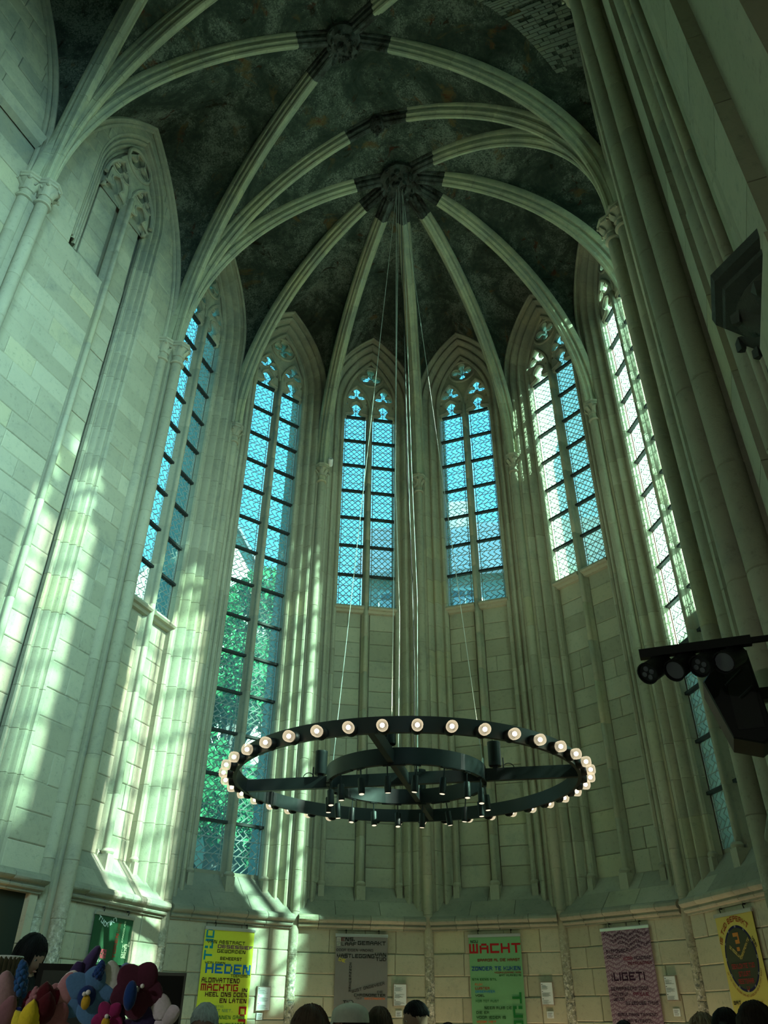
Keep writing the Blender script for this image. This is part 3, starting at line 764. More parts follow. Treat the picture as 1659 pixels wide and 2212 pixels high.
# roof above the vault and the closed west end
_pl = [(p.x * 1.17, p.y * 1.17 + (.0 if p.y > 0 else -.1)) for p in PIER]; _pl = [(-4.85, -17.5), (-4.85, -1.3)] + _pl[1:-1] + [(4.85, -1.3), (4.85, -17.5)]
MB().rings([[(x, y, z) for x, y in _pl] for z in (17.25, 17.5)], True, True, True).build('roof_deck', M['mortar'], ce, smooth=0)
MB().box((-4.2, -17.2, 16.9), (4.2, T3.y, 17.0)).build('nave_vault', M['vault'], ce, smooth=0)
wb = struct('wall_back'); MB().box((-5.5, -17.4, 0), (5.5, -17.0, 17.3)).build('wall_core', M['stone'], wb, smooth=0)
MB().box((-4.6, -17.2, 0), (-4.1, T3.y + .02, 17.3)).build('wall_core', M['stone'], wl, smooth=0)
MB().box((4.3, -17.2, 0), (4.8, T3.y + .02, 17.3)).build('wall_core', M['stone'], wr, smooth=0)

# ------------------------------------------------------------------ ring chandelier hanging under the crown of the vault
M['bulb_shell'] = None
def shell_mat():
    m, t, o = nodes('bulb_glass'); tr = N(t, 'BsdfTransparent'); tr.inputs[0].default_value = (1, .95, .85, 1)
    e = N(t, 'Emission', Strength=.95); e.inputs[0].default_value = (1., .86, .58, 1)
    lw = N(t, 'LayerWeight', Blend=.35); mx = N(t, 'MixShader'); g = N(t, 'MapRange'); g.inputs['To Min'].default_value = .25; g.inputs['To Max'].default_value = .75
    t.links.new(lw.outputs['Facing'], g.inputs['Value']); t.links.new(g.outputs[0], mx.inputs[0]); t.links.new(tr.outputs[0], mx.inputs[1]); t.links.new(e.outputs[0], mx.inputs[2]); t.links.new(mx.outputs[0], o.inputs[0]); return m
M['bulb_shell'] = shell_mat()
M['bulb_core'] = plain('bulb_filament', (1, .9, .7), .5, emit=(1., .84, .58), es=14.)
M['lens_glow'] = plain('spot_lens', (.6, .5, .4), .3, emit=(1., .82, .6), es=1.2)
CZ = 4.115
ch = thing('ring_chandelier', 'huge black double-ring chandelier rimmed with glowing bulbs, hung from the vault crown', 'chandelier', (.03, 0, CZ), R(9.6))
def band(r0, r1, z0, z1, n=96):
    mb = MB(); rs = []
    for i in range(n + 1):
        a = 2 * pi * i / n; rs.append([(r * cos(a), r * sin(a), z) for r, z in ((r0, z0), (r1, z0), (r1, z1), (r0, z1))])
    return mb.rings(rs, True)
band(2.10, 2.145, -.085, .085).build('outer_ring', M['black'], ch, smooth=40)
band(.945, 1.0, -.09, .10).build('inner_ring', M['black'], ch, smooth=40)
for k in range(2):
    b = MB().box((-2.115, -.035, -.075), (2.115, .035, .07)).build('cross_beam', M['black'], ch, smooth=0); b.rotation_euler = (0, 0, k * pi / 2); b.location = (0, 0, -.001 * k)
sk = MB().lathe([(.058, 0), (.06, .01), (.055, .045), (.048, .055), (.0, .056)], 16).mesh('bulb_socket', M['black2'])
sh_ = MB().lathe([(.034, .0), (.047, .012), (.05, .03), (.05, .06), (.044, .078), (.028, .088), (.004, .09)], 16).mesh('bulb', M['bulb_shell'])
co = MB().ball((0, 0, .045), .021, 10, 6).mesh('bulb_core', M['bulb_core'])
for k in range(40):
    a = 2 * pi * (k + .5) / 40 - R(9.6)
    mw = Matrix.Rotation(a, 4, 'Z') @ Matrix.Translation((2.145, 0, -.045)) @ Matrix.Scale(1.18, 4) @ Matrix.Rotation(pi / 2, 4, 'Y')
    s_ = put('bulb_socket', sk, ch, mw=mw)
    put('bulb', sh_, s_, loc=(0, 0, .052)); put('bulb_core', co, s_, loc=(0, 0, .05))
can = MB(); can.lathe([(.0, -.30), (.034, -.30), (.038, -.295), (.04, -.28), (.04, -.13), (.036, -.122), (.0, -.12)], 14); can.tube([(0, 0, -.125), (0, 0, 0)], .008, 6); can.box((-.05, -.018, -.012), (.05, .018, .004))
can = can.mesh('spot_can', M['black']); ln = MB().lathe([(.0, -.3035), (.028, -.3035), (.03, -.301), (0, -.301)], 12).mesh('spot_lens', M['lens_glow'])
q = random.Random(3)
for k in range(18):
    a = 2 * pi * (k + .35) / 18
    c_ = put('spot_can', can, ch, mw=Matrix.Translation((0.972 * cos(a), 0.972 * sin(a), -.09)) @ Matrix.Rotation(a + pi / 2, 4, 'Z') @ Matrix.Rotation(R(q.uniform(-9, 9)), 4, 'X') @ Matrix.Rotation(R(q.uniform(-7, 7)), 4, 'Y'))
    put('spot_lens', ln, c_)
pl = MB().box((-.13, -.022, -.1), (.13, .022, -.086)).mesh('driver_plate', M['black2'], 0)
for k in range(9):
    a = 2 * pi * (k + .8) / 9; put('driver_plate', pl, ch, mw=Matrix.Translation((0.972 * cos(a), 0.972 * sin(a), -.0)) @ Matrix.Rotation(a + pi / 2, 4, 'Z'))
for k in range(4):
    a = k * pi / 2; mb = MB()
    rr = 1.12
    mb.lathe([(0, .10), (.075, .10), (.08, .11), (.08, .36), (.082, .365), (.082, .395), (.0, .40)], 20, at=(rr * cos(a), rr * sin(a) , 0), mat=None)
    mb.box((rr * cos(a) - .03, rr * sin(a) - .03, .06), (rr * cos(a) + .03, rr * sin(a) + .03, .11))
    u = mb.build('uplight_can', M['black'], ch)
    _l = bpy.data.lights.new('uplight_glow', 'SPOT'); _l.energy = 120; _l.color = (.95, 1., .66); _l.spot_size = R(125); _l.spot_blend = 1.; _l.shadow_soft_size = .06
    _o = bpy.data.objects.new('uplight_glow', _l); COL.objects.link(_o); _o.parent = ch; _o.location = (rr * cos(a), rr * sin(a), .42); _o.rotation_euler = (pi, 0, 0)
    r2 = rr + .16
    MB().tube([(r2 * cos(a) + .07 * cos(a) * cos(t) , r2 * sin(a) + .07 * sin(a) * cos(t), .07 + .06 * sin(t)) for t in [pi * i / 8 for i in range(9)]], .006, 5).tube([((rr + .1) * cos(a), (rr + .1) * sin(a), .06), ((rr + .1) * cos(a), (rr + .1) * sin(a), .2)], .009, 5).build('power_lead', M['black2'], u)
rot = Matrix.Rotation(-R(9.6), 4, 'Z')
KP = Vector((-.03, 0, 16.45 - CZ))
for k in range(4):
    a = k * pi / 2; p = Vector((0.972 * cos(a), 0.972 * sin(a), .10)); top = rot @ KP + Vector((.05 * cos(a), .05 * sin(a), 0))
    MB().tube([p, p.lerp(top, .5), top], .0048, 6).build('suspension_cable', M['cable'], ch)
    MB().lathe([(.012, 0), (.016, .02), (.016, .09), (.008, .11)], 8, at=tuple(p)).build('cable_clamp', M['steel'], ch)
for k, (dx, dy, bx, by, rr) in enumerate(((-.06, .0, -.16, .3, .0065), (.02, .05, .1, .05, .007), (.07, -.02, .18, -.2, .005))):
    top = rot @ KP + Vector((dx, dy, 0)); lo = Vector((bx, by, .08)); mid = top.lerp(lo, .62) + Vector((.03 * (k - 1), 0, 0))
    MB().tube([lo, lo.lerp(mid, .5) + Vector((.04, .02, 0)), mid, top], rr, 6).build('supply_cable', M['cable'] if k != 1 else M['black2'], ch)

# ------------------------------------------------------------------ warm lamps that wash the lower walls of the apse
M['amp_glow'] = plain('floor_lamp_lens', (1, .8, .6), .4, emit=(1, .7, .45), es=6.)
def floor_lamp(x, y, tgt, power, where, col=(1., .72, .46), spread=95, blend=.9):
    o = thing('floor_uplight', 'small black floor uplight beneath ' + where, 'floor lamp', (x, y, 0), 0, 'floor uplights along the apse wall')
    MB().lathe([(.09, 0), (.09, .06), (.075, .08), (.07, .13), (.085, .135), (.085, .15), (.06, .15), (.06, .14), (0, .14)], 16).build('housing', M['black'], o)
    MB().lathe([(0, .141), (.058, .141), (.058, .145), (0, .146)], 14).build('lens', M['amp_glow'], o)
    l = bpy.data.lights.new('uplight_beam', 'SPOT'); l.energy = power; l.color = col; l.spot_size = R(spread); l.spot_blend = blend; l.shadow_soft_size = .05
    lo = bpy.data.objects.new('uplight_beam', l); COL.objects.link(lo); lo.location = (x, y, .2); lo.rotation_euler = (Vector(lo.location) - Vector(tgt)).to_track_quat('Z', 'Y').to_euler()
BN = ['the dark green banner', 'the yellow banner', 'the grey banner', 'the light green banner', 'the purple banner', 'the clock banner']
for i in range(1, 7):
    p = PIER[i] * .86
    floor_lamp(p.x, p.y, (p.x * 1.1, p.y * 1.1, 2.9), 40 if i > 1 else 12, BN[i - 1] + ' beside a pier')
for i in range(1, 6):
    c_ = BAY[i].P(0, -.75, 0); t_ = BAY[i].P(0, 0, 2.6)
    floor_lamp(c_.x, c_.y, t_, 15 if i > 1 else 5, BN[i], (1., .76, .42), 110)

# ------------------------------------------------------------------ banners with block lettering, hung on the lower wall
GL = {'A': '01110 10001 11111 10001 10001', 'B': '11110 10001 11110 10001 11110', 'C': '11111 10000 10000 10000 11111', 'D': '11110 10001 10001 10001 11110', 'E': '11111 10000 11110 10000 11111',
      'F': '11111 10000 11110 10000 10000', 'G': '11111 10000 10011 10001 11111', 'H': '10001 10001 11111 10001 10001', 'I': '1 1 1 1 1', 'J': '00011 00001 00001 10001 11111', 'K': '10001 10010 11100 10010 10001',
      'L': '1000 1000 1000 1000 1111', 'M': '11111 10101 10101 10101 10101', 'N': '11001 11101 10101 10111 10011', 'O': '11111 10001 10001 10001 11111', 'P': '11111 10001 11111 10000 10000', 'R': '11110 10001 11110 10010 10001',
      'S': '11111 10000 11111 00001 11111', 'T': '11111 00100 00100 00100 00100', 'U': '10001 10001 10001 10001 11111', 'V': '10001 10001 11011 01010 00100', 'W': '10101 10101 10101 10101 11111', 'X': '10001 01010 00100 01010 10001', 'Y': '10001 01010 00100 00100 00100', 'Z': '11111 00010 00100 01000 11111',
      '@': '1001 1001 0001 1001 1111', '?': '1111 0001 0111 0000 0110', ',': '0 0 0 1 1', '.': '0 0 0 0 1', '-': '000 000 111 000 000'}
def text_quads(s):
    """rows of runs of a block text: list of (x0, x1, y0, y1), 5 units high"""
    out = []; x = 0
    for c in s:
        if c == ' ': x += 3; continue
        rows = GL[c].split(); n = len(rows[0])
        for r_, row in enumerate(rows):
            i = 0
            while i < n:
                if row[i] == '1':
                    j = i
                    while j < n and row[j] == '1': j += 1
                    out.append((x + i - .04, x + j + .04, r_ - .04, r_ + 1.04)); i = j
                else: i += 1
        x += n + 1
    return out, x - 1
def letters(mb, s, fn, x0, y0, wd, ht, sub=1):
    """fn maps banner coordinates (x right, y down) to (u, z)"""
    qs, n = text_quads(s); kx = wd / n; ky = ht / 5
    for a, b, c, d in qs:
        for k in range(sub if (b - a) > 1.5 else 1):
            m_ = sub if (b - a) > 1.5 else 1
            aa, bb = a + (b - a) * k / m_, a + (b - a) * (k + 1) / m_
            pts = [fn(x0 + x * kx, y0 + y * ky) for x, y in ((aa, d), (bb, d), (bb, c), (aa, c))]
            mb.add([(u, -.0025, z) for u, z in pts], [(0, 1, 2, 3)])
inkc = {}
def ink(col):
    if col not in inkc: inkc[col] = plain('ink_%d' % len(inkc), col, .6, spec=.2)
    return inkc[col]
BW = .83
def banner(fr, u0, label, col, texts, name='hanging_banner', bh=2.0):
    o = tag(empty(name), label, 'banner', 'text banners on the apse wall')
    o.matrix_world = fr.M @ Matrix.Translation((u0, -.035, 2.70))
    n = 14; mb = MB()                                                    # sheet with a slight swell
    vs = lambda d: [[(x, d + .0006 * sin(z * 5), z) for x in [BW * i / 6 for i in range(7)]] for z in [-bh * k / n for k in range(n + 1)]]
    for d, fl_ in ((0, 0), (.004, 1)):
        r_ = vs(d); mb.rings(r_ if fl_ else [q[::-1] for q in r_], False)
    mb.build('sheet', plain('banner_cloth', col, .55, spec=.3, vary=.05), o)
    MB().rings([[(x, d, z) for d, z in [(-.012, -.02), (-.014, .012), (-.006, .024), (.012, .024), (.014, -.02)]] for x in (-.008, BW + .008)], True, True, True).build('top_rail', M['steel'], o)
    MB().rings([[(x, d, z) for d, z in [(-.012, -.02), (-.014, .012), (-.006, .024), (.012, .024), (.014, -.02)]] for x in (-.008, BW + .008)], True, True, True).build('bottom_rail', M['steel'], o, loc=(0, 0, -bh))
    for x in (.16, BW - .14):
        MB().tube([(x, .03, .075), (x, -.005, .075), (x, -.01, .06), (x, -.006, .045), (x, 0, .022)], .006, 6).lathe([(.014, .065), (.014, .085), (.004, .09)], 8, at=(x, .012, 0)).build('hook', M['black2'], o)
    by = {}
    for t_ in texts: by.setdefault(t_[0], []).append(t_[1:])
    for ci, (col_, L_) in enumerate(by.items()):
        mb = MB()
        for t_ in L_:
            if callable(t_[0]): t_[0](mb); continue
            s, x0, y0, x1, y1 = t_[:5]; mode = t_[5] if len(t_) > 5 else None
            if mode is None: letters(mb, s, lambda x, y: (x, -y), x0, y0, x1 - x0, y1 - y0)
            elif mode == 'up':      # reads upwards, baseline on the right
                letters(mb, s, lambda x, y: (x0 + (y), -(y1 - x)), 0, 0, y1 - y0, x1 - x0)
            elif mode == 'down':    # reads downwards
                letters(mb, s, lambda x, y: (x1 - y, -(y0 + x)), 0, 0, y1 - y0, x1 - x0)
            elif isinstance(mode, tuple):
                ang, h_ = mode; l = math.hypot(x1 - x0, y1 - y0); ca, sa = (x1 - x0) / l, (y1 - y0) / l
                letters(mb, s, lambda x, y: (x0 + x * ca - y * sa * -1 * -1, -(y0 + x * sa + y * ca)), 0, -h_, l, h_)
            elif mode == 'stack':
                hh = (y1 - y0) / len(s)
                for i, c in enumerate(s): letters(mb, c, lambda x, y: (x, -y), x0, y0 + i * hh, x1 - x0, hh * .72)
        mb.v = [(x, y - .0006 * ci, z) for x, y, z in mb.v]
        mb.build('lettering', ink(col_), o, smooth=0)['kind'] = 'stuff'
    return o
BK, MA, RD = (.012, .014, .012), (.06, .008, .012), (.36, .012, .014)
def swell(mb): pass
banner(BAY[0], -.405, 'dark green banner with white TIJD TIKT lettering, behind the felt flowers', (.016, .075, .032), [
    ((.62, .75, .72), 'T@D', .06, .065, .245, .15, (0, .055)), ((.62, .75, .72), 'TIKT', .265, .155, .485, .05, (0, .055)),
    ((.2, .02, .012), 'TOREN', .49, .20, .55, .48, 'up'), ((.06, .04, .014), 'VAN', .50, .07, .57, .19, 'up'),
    ((.42, .5, .32), 'HO', .67, .305, .775, .355), ((.42, .5, .32), 'LO', .67, .365, .775, .41), ((.42, .5, .32), 'GE', .67, .42, .775, .465), ((.42, .5, .32), 'R', .785, .27, .82, .33, 'up'),
    ((.42, .5, .32), 'ZANDGLAS', .63, .045, .66, .295, 'up'), ((.5, .08, .12), 'EEN', .19, .39, .35, .42), ((.5, .08, .12), 'EN', .19, .425, .35, .455), ((.5, .08, .12), 'TIEN', .19, .46, .35, .49),
    ((.45, .6, .55), 'TIKKEN EN', .02, .485, .30, .56, (0, .035)), ((.03, .05, .2), 'EN', .70, .64, .82, .59, (0, .055)), ((.62, .75, .72), 'TIKKEN', .1, .9, .6, 1.0)])
TEAL, PUR, OL, BLU = (.01, .24, .30), (.14, .02, .14), (.05, .055, .012), (.01, .14, .40)
banner(BAY[1], -.45, 'yellow banner with big blue HEDEN and red MACHTIG lettering', (.62, .66, .045), [
    (TEAL, 'D', .02, .005, .15, .125, 'up'), (TEAL, '@', .02, .14, .15, .26, 'up'), (TEAL, 'T', .02, .285, .15, .405, 'up'),
    (OL, 'VAN ABSTRACT', .05, .15, .68, .195), (PUR, 'OBSESSIEF', .23, .205, .82, .25), (OL, 'GEWORDEN', .23, .265, .70, .31), (BK, 'BEHEERST', .29, .36, .65, .40),
    (OL, 'VERLEDEN', .05, .425, .38, .455), (BLU, 'HEDEN', .07, .45, .81, .57), (OL, 'TOEKOMST', .49, .575, .82, .61), (MA, 'ALOMVATTEND', .03, .625, .65, .685), (RD, 'MACHTIG', .03, .70, .63, .785), (MA, 'IN', .70, .745, .79, .79),
    (MA, 'HEEL ONS DOEN', .11, .80, .79, .855), (MA, 'EN LATEN', .35, .875, .79, .93), ((.26, .36, .08), 'TOEKOMSTIG', .03, .96, .42, .985), ((.2, .34, .1), 'MAAR HET NIET..', .04, 1.005, .58, 1.04),
    ((.08, .2, .03), 'BINNEN GAAN', .30, 1.08, .78, 1.125), ((.04, .12, .02), 'GEEVENAARDE', .30, 1.17, .80, 1.215), (RD, 'D', .68, .97, .80, 1.09, 'down'), (RD, '@', .68, 1.12, .80, 1.24, 'up'), (RD, 'T', .68, 1.27, .80, 1.39, 'up')])
GR2 = (.05, .05, .048)
banner(BAY[2], -.42, 'grey banner with black VASTLEGGING and GEMAAKT lettering', (.20, .19, .185), [
    ((.5, .52, .46), 'M', .015, .03, .075, .09), ((.12, .035, .03), 'E', .085, .03, .14, .08), (BK, 'NS,', .15, .03, .30, .08), ((.4, .42, .34), 'S', .015, .1, .07, .145), (GR2, 'L', .09, .095, .13, .145), (BK, 'AAF', .145, .095, .33, .145), (BK, 'GEMAAKT', .35, .075, .80, .13),
    (GR2, 'DOOR EIGEN VINDING', .015, .185, .60, .22), (BK, 'VASTLEGGING', .025, .255, .62, .31), (BK, 'VAN', .63, .235, .81, .285), (BK, 'T@D', .64, .295, .81, .345), ((.55, .5, .05), 'DE', .05, .35, .155, .375, (0, .045)),
    (BK, 'ZONNEW@ZER', .225, .375, .26, .775, 'stack'), (GR2, 'W@ST ONGEVEER', .275, .775, .79, .66, (0, .04)), (GR2, 'DE', .67, .745, .76, .775), (BK, 'CHRONOMETER', .31, .785, .80, .82), (GR2, 'TIKT', .33, .835, .43, .86), ((.62, .16, .05), 'SECONDEN', .47, .835, .79, .86),
    (BK, 'T@D', .14, .875, .3, .92)])
DG = (.015, .07, .02)
banner(BAY[3], -.415, 'light green banner with big red WACHT lettering', (.16, .36, .17), [
    (BK, 'NOU', .03, .06, .15, .095), (RD, 'WACHT', .005, .11, .825, .24), ((.18, .02, .012), 'WAAROM AL DIE HAAST', .13, .315, .80, .352), ((.01, .06, .22), 'ZONDER TE K@KEN', .03, .42, .80, .472), ((.2, .025, .015), 'VOORB@GAAND AAN', .39, .49, .80, .513), (DG, 'WAT VLAKB@ IS', .46, .525, .80, .55),
    ((.02, .12, .035), 'STA EENS STIL', .03, .575, .42, .605), ((.5, .14, .05), 'RUIK', .07, .64, .19, .67), ((.3, .03, .02), 'LUISTER', .07, .69, .30, .72), ((.01, .2, .38), 'OBSERVEER', .07, .735, .38, .765), (BK, 'VOEL', .07, .785, .21, .815), ((.02, .13, .04), 'KOM TOT RUST', .07, .855, .43, .885),
    (DG, 'NEEM RUIM DE', .20, .94, .62, .975), (DG, 'DIE ER', .07, 1.0, .27, 1.035), (DG, 'VOOR IEDER IS', .07, 1.06, .52, 1.095), ((.6, .1, .03), 'VOOR HET', .07, 1.12, .37, 1.15), ((.015, .17, .035), 'T', .64, .76, .78, .90, 'down'), ((.015, .17, .035), '@', .64, .935, .78, 1.08, 'down'), ((.015, .17, .035), 'D', .64, 1.115, .78, 1.26, 'down')])
LT, PD = (.52, .39, .48), (.03, .006, .025)
def zig(s, x0, x1, y, h_):
    def f(mb):
        per = .27; am = .028
        zz = lambda x: am * (abs(((x + .07) / per) % 1 - .5) * 4 - 1)
        letters(mb, s, lambda x, yy: (x, -(yy + zz(x))), x0, y, x1 - x0, h_)
    return f
kl = [(LT, zig('KLIKKLAK' * 4, .005, BW - .005, .02 + i * .058, .038)) for i in range(27)]
banner(BAY[4], -.36, 'purple banner patterned with KLIKKLAK and a dark LIGETI title', (.22, .115, .175), kl + [
    (PD, zig('KLIKKLAK' * 3, .03, .82, .05, .042)), (PD, zig('KLIKKLAK' * 2, .16, .67, .11, .042)), (PD, zig('KLIKKLAK' * 2, .28, .82, .17, .042)), (PD, zig('KLIKKLAK', .41, .67, .23, .042)),
    (PD, 'SYMFONISCH', .05, .255, .43, .30), (PD, 'GEDICHT', .05, .325, .31, .365), ((.2, .015, .04), 'VOOR', .33, .355, .49, .395), (PD, 'HONDERD', .52, .355, .80, .395), ((.12, .012, .03), 'METRONOMEN', .40, .42, .80, .455), (PD, 'VAN', .085, .55, .11, .64, 'down'), (PD, 'LIGETI', .125, .54, .65, .64),
    (PD, 'GEINSPIREERD DOOR', .05, .715, .68, .755), (PD, 'KLOKKEN UIT', .05, .78, .33, .82), ((.14, .01, .04), 'PRILLE', .42, .78, .67, .82), (PD, 'JEUGD', .07, .84, .26, .875), (PD, 'B@ WEDUWE THUIS', .27, .885, .80, .925), (PD, 'SIMULTAAN TIKKEND', .11, 1.02, .75, 1.055), (PD, 'B@NA SYMBOOL', .19, 1.09, .66, 1.125), (PD, 'VOOR T@D', .3, 1.16, .64, 1.2)])
CC, CYY, CR = .41, .475, .345
def disc(r_, dd=.0012):
    def f(mb):
        n = 48; mb.add([(CC, -dd, -CYY)] + [(CC + r_ * cos(2 * pi * i / n), -dd, -CYY + r_ * sin(2 * pi * i / n)) for i in range(n)], [(0, 1 + i, 1 + (i + 1) % n) for i in range(n)][::1])
        mb.f = [tuple(q) for q in mb.f]
    return f
def ticks(mb):
    for k in range(12):
        a = 2 * pi * k / 12; r0, r1 = CR * .93, CR * .995
        for s in (-.008, .008) if k % 3 else (-.012, 0, .012): mb.add([(CC + r * sin(a) + (s + e) * cos(a), -.0022, -CYY + r * cos(a) - (s + e) * sin(a)) for r, e in ((r0, -.003), (r0, .003), (r1, .003), (r1, -.003))], [(0, 1, 2, 3)])
def arc_text(s, rad, h_, a0, a1, inward=False):
    def f(mb):
        if not inward: letters(mb, s, lambda x, y: (CC + (rad - y) * sin(x), -CYY + (rad - y) * cos(x)), R(a0), 0, R(a1 - a0), h_, 2)
        else: letters(mb, s, lambda x, y: (CC + (rad + y) * sin(x), -CYY + (rad + y) * cos(x)), R(a0), 0, R(a1 - a0), h_, 2)
    return f
b5 = banner(BAY[5], -.37, 'pale yellow banner with a dark clock face and orange question mark', (.56, .47, .11), [
    ((.012, .012, .06), disc(CR, .0008)), ((.05, .06, .035), disc(CR * .92, .0016)), ((.5, .5, .45), ticks), ((.30, .06, .02), arc_text('IS T@D BEPERKT', CR + .10, .06, -66, 42)), (BK, arc_text('VEEL', CR + .05, .04, 58, 78)),
    ((.5, .2, .04), '?', .33, .21, .45, .40), ((.5, .42, .12), 'DE MOGEL@KE', .20, .36, .40, .49, (0, .035)), ((.5, .38, .1), 'ONBEPERKTE', .42, .49, .66, .30, (0, .035)),
    ((.28, .03, .03), 'GEKLOKTE T@D', .17, .53, .66, .58), ((.28, .03, .03), 'STUURT', .29, .61, .54, .66), ((.28, .03, .03), 'MEETBAAR', .25, .685, .58, .735), ((.28, .03, .03), '@', .40, .76, .45, .80),
    ((.2, .06, .02), arc_text('OP T@D, VEEL MOOIER DAN HET LEVEN DAT ER IS, KOMT NOOIT', CR + .025, .022, 250, 108, True)), (BK, 'WAT', .04, .9, .2, .94), ((.36, .22, .03), 'RIG', .52, .91, .66, .95), ((.36, .22, .03), 'T LICHT', .5, .98, .80, 1.03)])

# ------------------------------------------------------------------ framed information sheets and their small cards
M['paper'] = plain('paper', (.72, .76, .78), .7, spec=.2); M['frame'] = plain('frame_wood', (.34, .28, .22), .5)
def info(fr, u, z1, wd, ht, label):
    o = tag(empty('information_panel'), label, 'frame', 'framed information sheets'); o.matrix_world = fr.M @ Matrix.Translation((u, -.025, z1))
    MB().box((0, -.008, -ht), (wd, .024, 0)).build('frame', M['frame'], o, smooth=0); MB().box((.012, -.0105, -ht + .012), (wd - .012, -.006, -.012)).build('sheet', M['paper'], o, smooth=0)
    mb = MB(); q = random.Random(int(u * 100)); y = .03
    for blk in range(3):
        mb.box((.02, -.0125, -y - .008), (.036, -.0105, -y))
        for k in range(5):
            yy = y + .022 + k * .011; mb.box((.022, -.012, -yy - .003), (.022 + (wd - .06) * q.uniform(.45, 1.), -.0105, -yy))
        y += .092
    mb.build('printed_text', ink(GR2), o, smooth=0)['kind'] = 'stuff'
def card(fr, u, z1, label):
    o = tag(empty('caption_card'), label, 'card', 'small caption cards'); o.matrix_world = fr.M @ Matrix.Translation((u, -.012, z1))
    MB().box((0, -.004, -.085), (.1, .008, 0)).build('sheet', M['paper'], o, smooth=0); mb = MB()
    for k in range(5): mb.box((.015, -.0055, -.02 - k * .013), (.085 - .01 * (k % 3), -.004, -.016 - k * .013))
    mb.build('printed_text', ink(GR2), o, smooth=0)['kind'] = 'stuff'
for b, u, z1, wd, ht, lab, u2, z2, lab2 in ((1, .515, 1.99, .235, .31, 'white framed information sheet between the yellow and grey banners', .545, 1.655, 'small white caption card under the sheet beside the yellow banner'),
        (2, .505, 2.055, .215, .30, 'white framed information sheet just right of the grey banner', .545, 1.70, 'small white caption card under the sheet beside the grey banner'),
        (3, .66, 2.075, .19, .30, 'white framed information sheet right of the light green banner', .72, 1.70, 'small white caption card under the sheet beside the light green banner'),
        (4, .575, 2.105, .19, .29, 'white framed information sheet right of the purple banner', .63, 1.73, 'small white caption card under the sheet beside the purple banner')):
    info(BAY[b], u, z1, wd, ht, lab); card(BAY[b], u2, z2, lab2)

# ------------------------------------------------------------------ right hand wall near the camera: responds, carved corbel
tr = struct('trim_%d' % NT); NT += 1
def vroll(x, y, r_, z0=0., z1=17.1, mat='dress', n=14, dh=1.1, seed=0):
    sh = empty('respond', (x, y, 0), 0, tr); q = random.Random(seed); k = max(1, round((z1 - z0) / dh)); h = (z1 - z0) / k
    me = MB().lathe([(r_ - .006, 0), (r_, .007), (r_, h - .007), (r_ - .006, h)], n).mesh('drum', M[mat], 40)
    for i in range(k): put('drum', me, sh, loc=(q.uniform(-.003, .003), q.uniform(-.003, .003), z0 + i * h))
for x, y, r_, z0 in ((4.20, -5.38, .10, 0), (4.145, -5.74, .045, 0), (4.15, -5.86, .035, 0), (4.28, -6.05, .12, 0), (4.37, -6.16, .22, 4.8), (4.28, -7.15, .06, 0)): vroll(x, y, r_, z0, seed=int(r_ * 1000))
for i in range(24):                                                # ashlar faces between the rolls
    h = .7; z = i * h + .1
    for a, b, c, d in ((4.08, -5.26, 4.3, -4.93), (4.16, -6.62, 4.35, -6.17), (4.24, -7.4, 4.4, -7.2)):
        MB().box((a, b, z), (c, d, z + h - .008)).build('stone', M['stone'], tr, smooth=0)
for i in range(6):                                                 # big smooth stones under the corbel
    MB().box((4.06, -6.9, i * .72), (4.4, -6.2, i * .72 + .712)).build('stone', M['stone'], tr, smooth=0)
co_ = empty('carved_corbel', (4.33, -6.12, 4.74), 0, tr)
cb = MB(); cb.rings([[(r_ * cos(pi / 8 + k * pi / 4), r_ * sin(pi / 8 + k * pi / 4), z) for k in range(8)] for r_, z in ((.30, -.09), (.37, -.05), (.38, -.03), (.36, -.015), (.41, .01), (.42, .06), (.38, .08), (.30, .10))], True, True, True); cb.build('abacus', M['dark_stone'], co_, smooth=25)
MB().lathe([(.0, -.64), (.07, -.62), (.13, -.57), (.15, -.54), (.12, -.51), (.12, -.47), (.15, -.36), (.2, -.24), (.27, -.15), (.31, -.11), (.29, -.08)], 24).build('bell', M['dark_stone'], co_, smooth=50)
M_leafs = leaf_mesh().mesh('leaf', M['dark_stone'], 50)
for k in range(10):
    a = k * pi / 5 + .2
    for zz, s_, dr_ in ((-.50, 1.25, .10), (-.36, 1.5, .13)): put('leaf', M_leafs, co_, mw=Matrix.Rotation(a + (.31 if zz < -.4 else 0), 4, 'Z') @ Matrix.Translation((dr_, 0, zz)) @ Matrix.Rotation(R(14), 4, 'Y') @ Matrix.Scale(s_, 4))

# ------------------------------------------------------------------ loudspeaker and spotlights in front of the right pier
sp = thing('loudspeaker', 'black wedge-shaped loudspeaker hung on the right wall behind the spotlights', 'loudspeaker', (3.63, -5.16, 2.98))
pr = [(-.13, .06), (.03, .24), (.11, .20), (.135, -.24), (.08, -.275), (-.05, -.235)]     # side outline (x, z)
mb = MB(); mb.rings([[(x * (1 - k), y, z * (1 - k * .5)) for x, z in pr] for y, k in ((-.10, .06), (-.09, 0), (.16, 0), (.17, .05))], True, True, True); mb.build('cabinet', M['black2'], sp, smooth=25)
MB().box((-.02, -.104, -.2), (.10, -.098, .12)).build('grille', plain('speaker_grille', (.012, .012, .012), .8), sp, smooth=0)
MB().tube([(-.03, -.12, .02), (.06, -.13, .09)], .006, 6).tube([(.02, -.12, -.05), (.09, -.13, .0)], .006, 6).build('handle', M['black'], sp)
MB().box((.1, .0, -.03), (.47, .06, .03)).box((.43, -.06, -.14), (.47, .12, .14)).build('wall_bracket', M['black'], sp, smooth=0)
tk = thing('spotlight_track', 'black lighting track with four round spotlights in front of the loudspeaker', 'spotlight', (3.50, -5.56, 3.105))
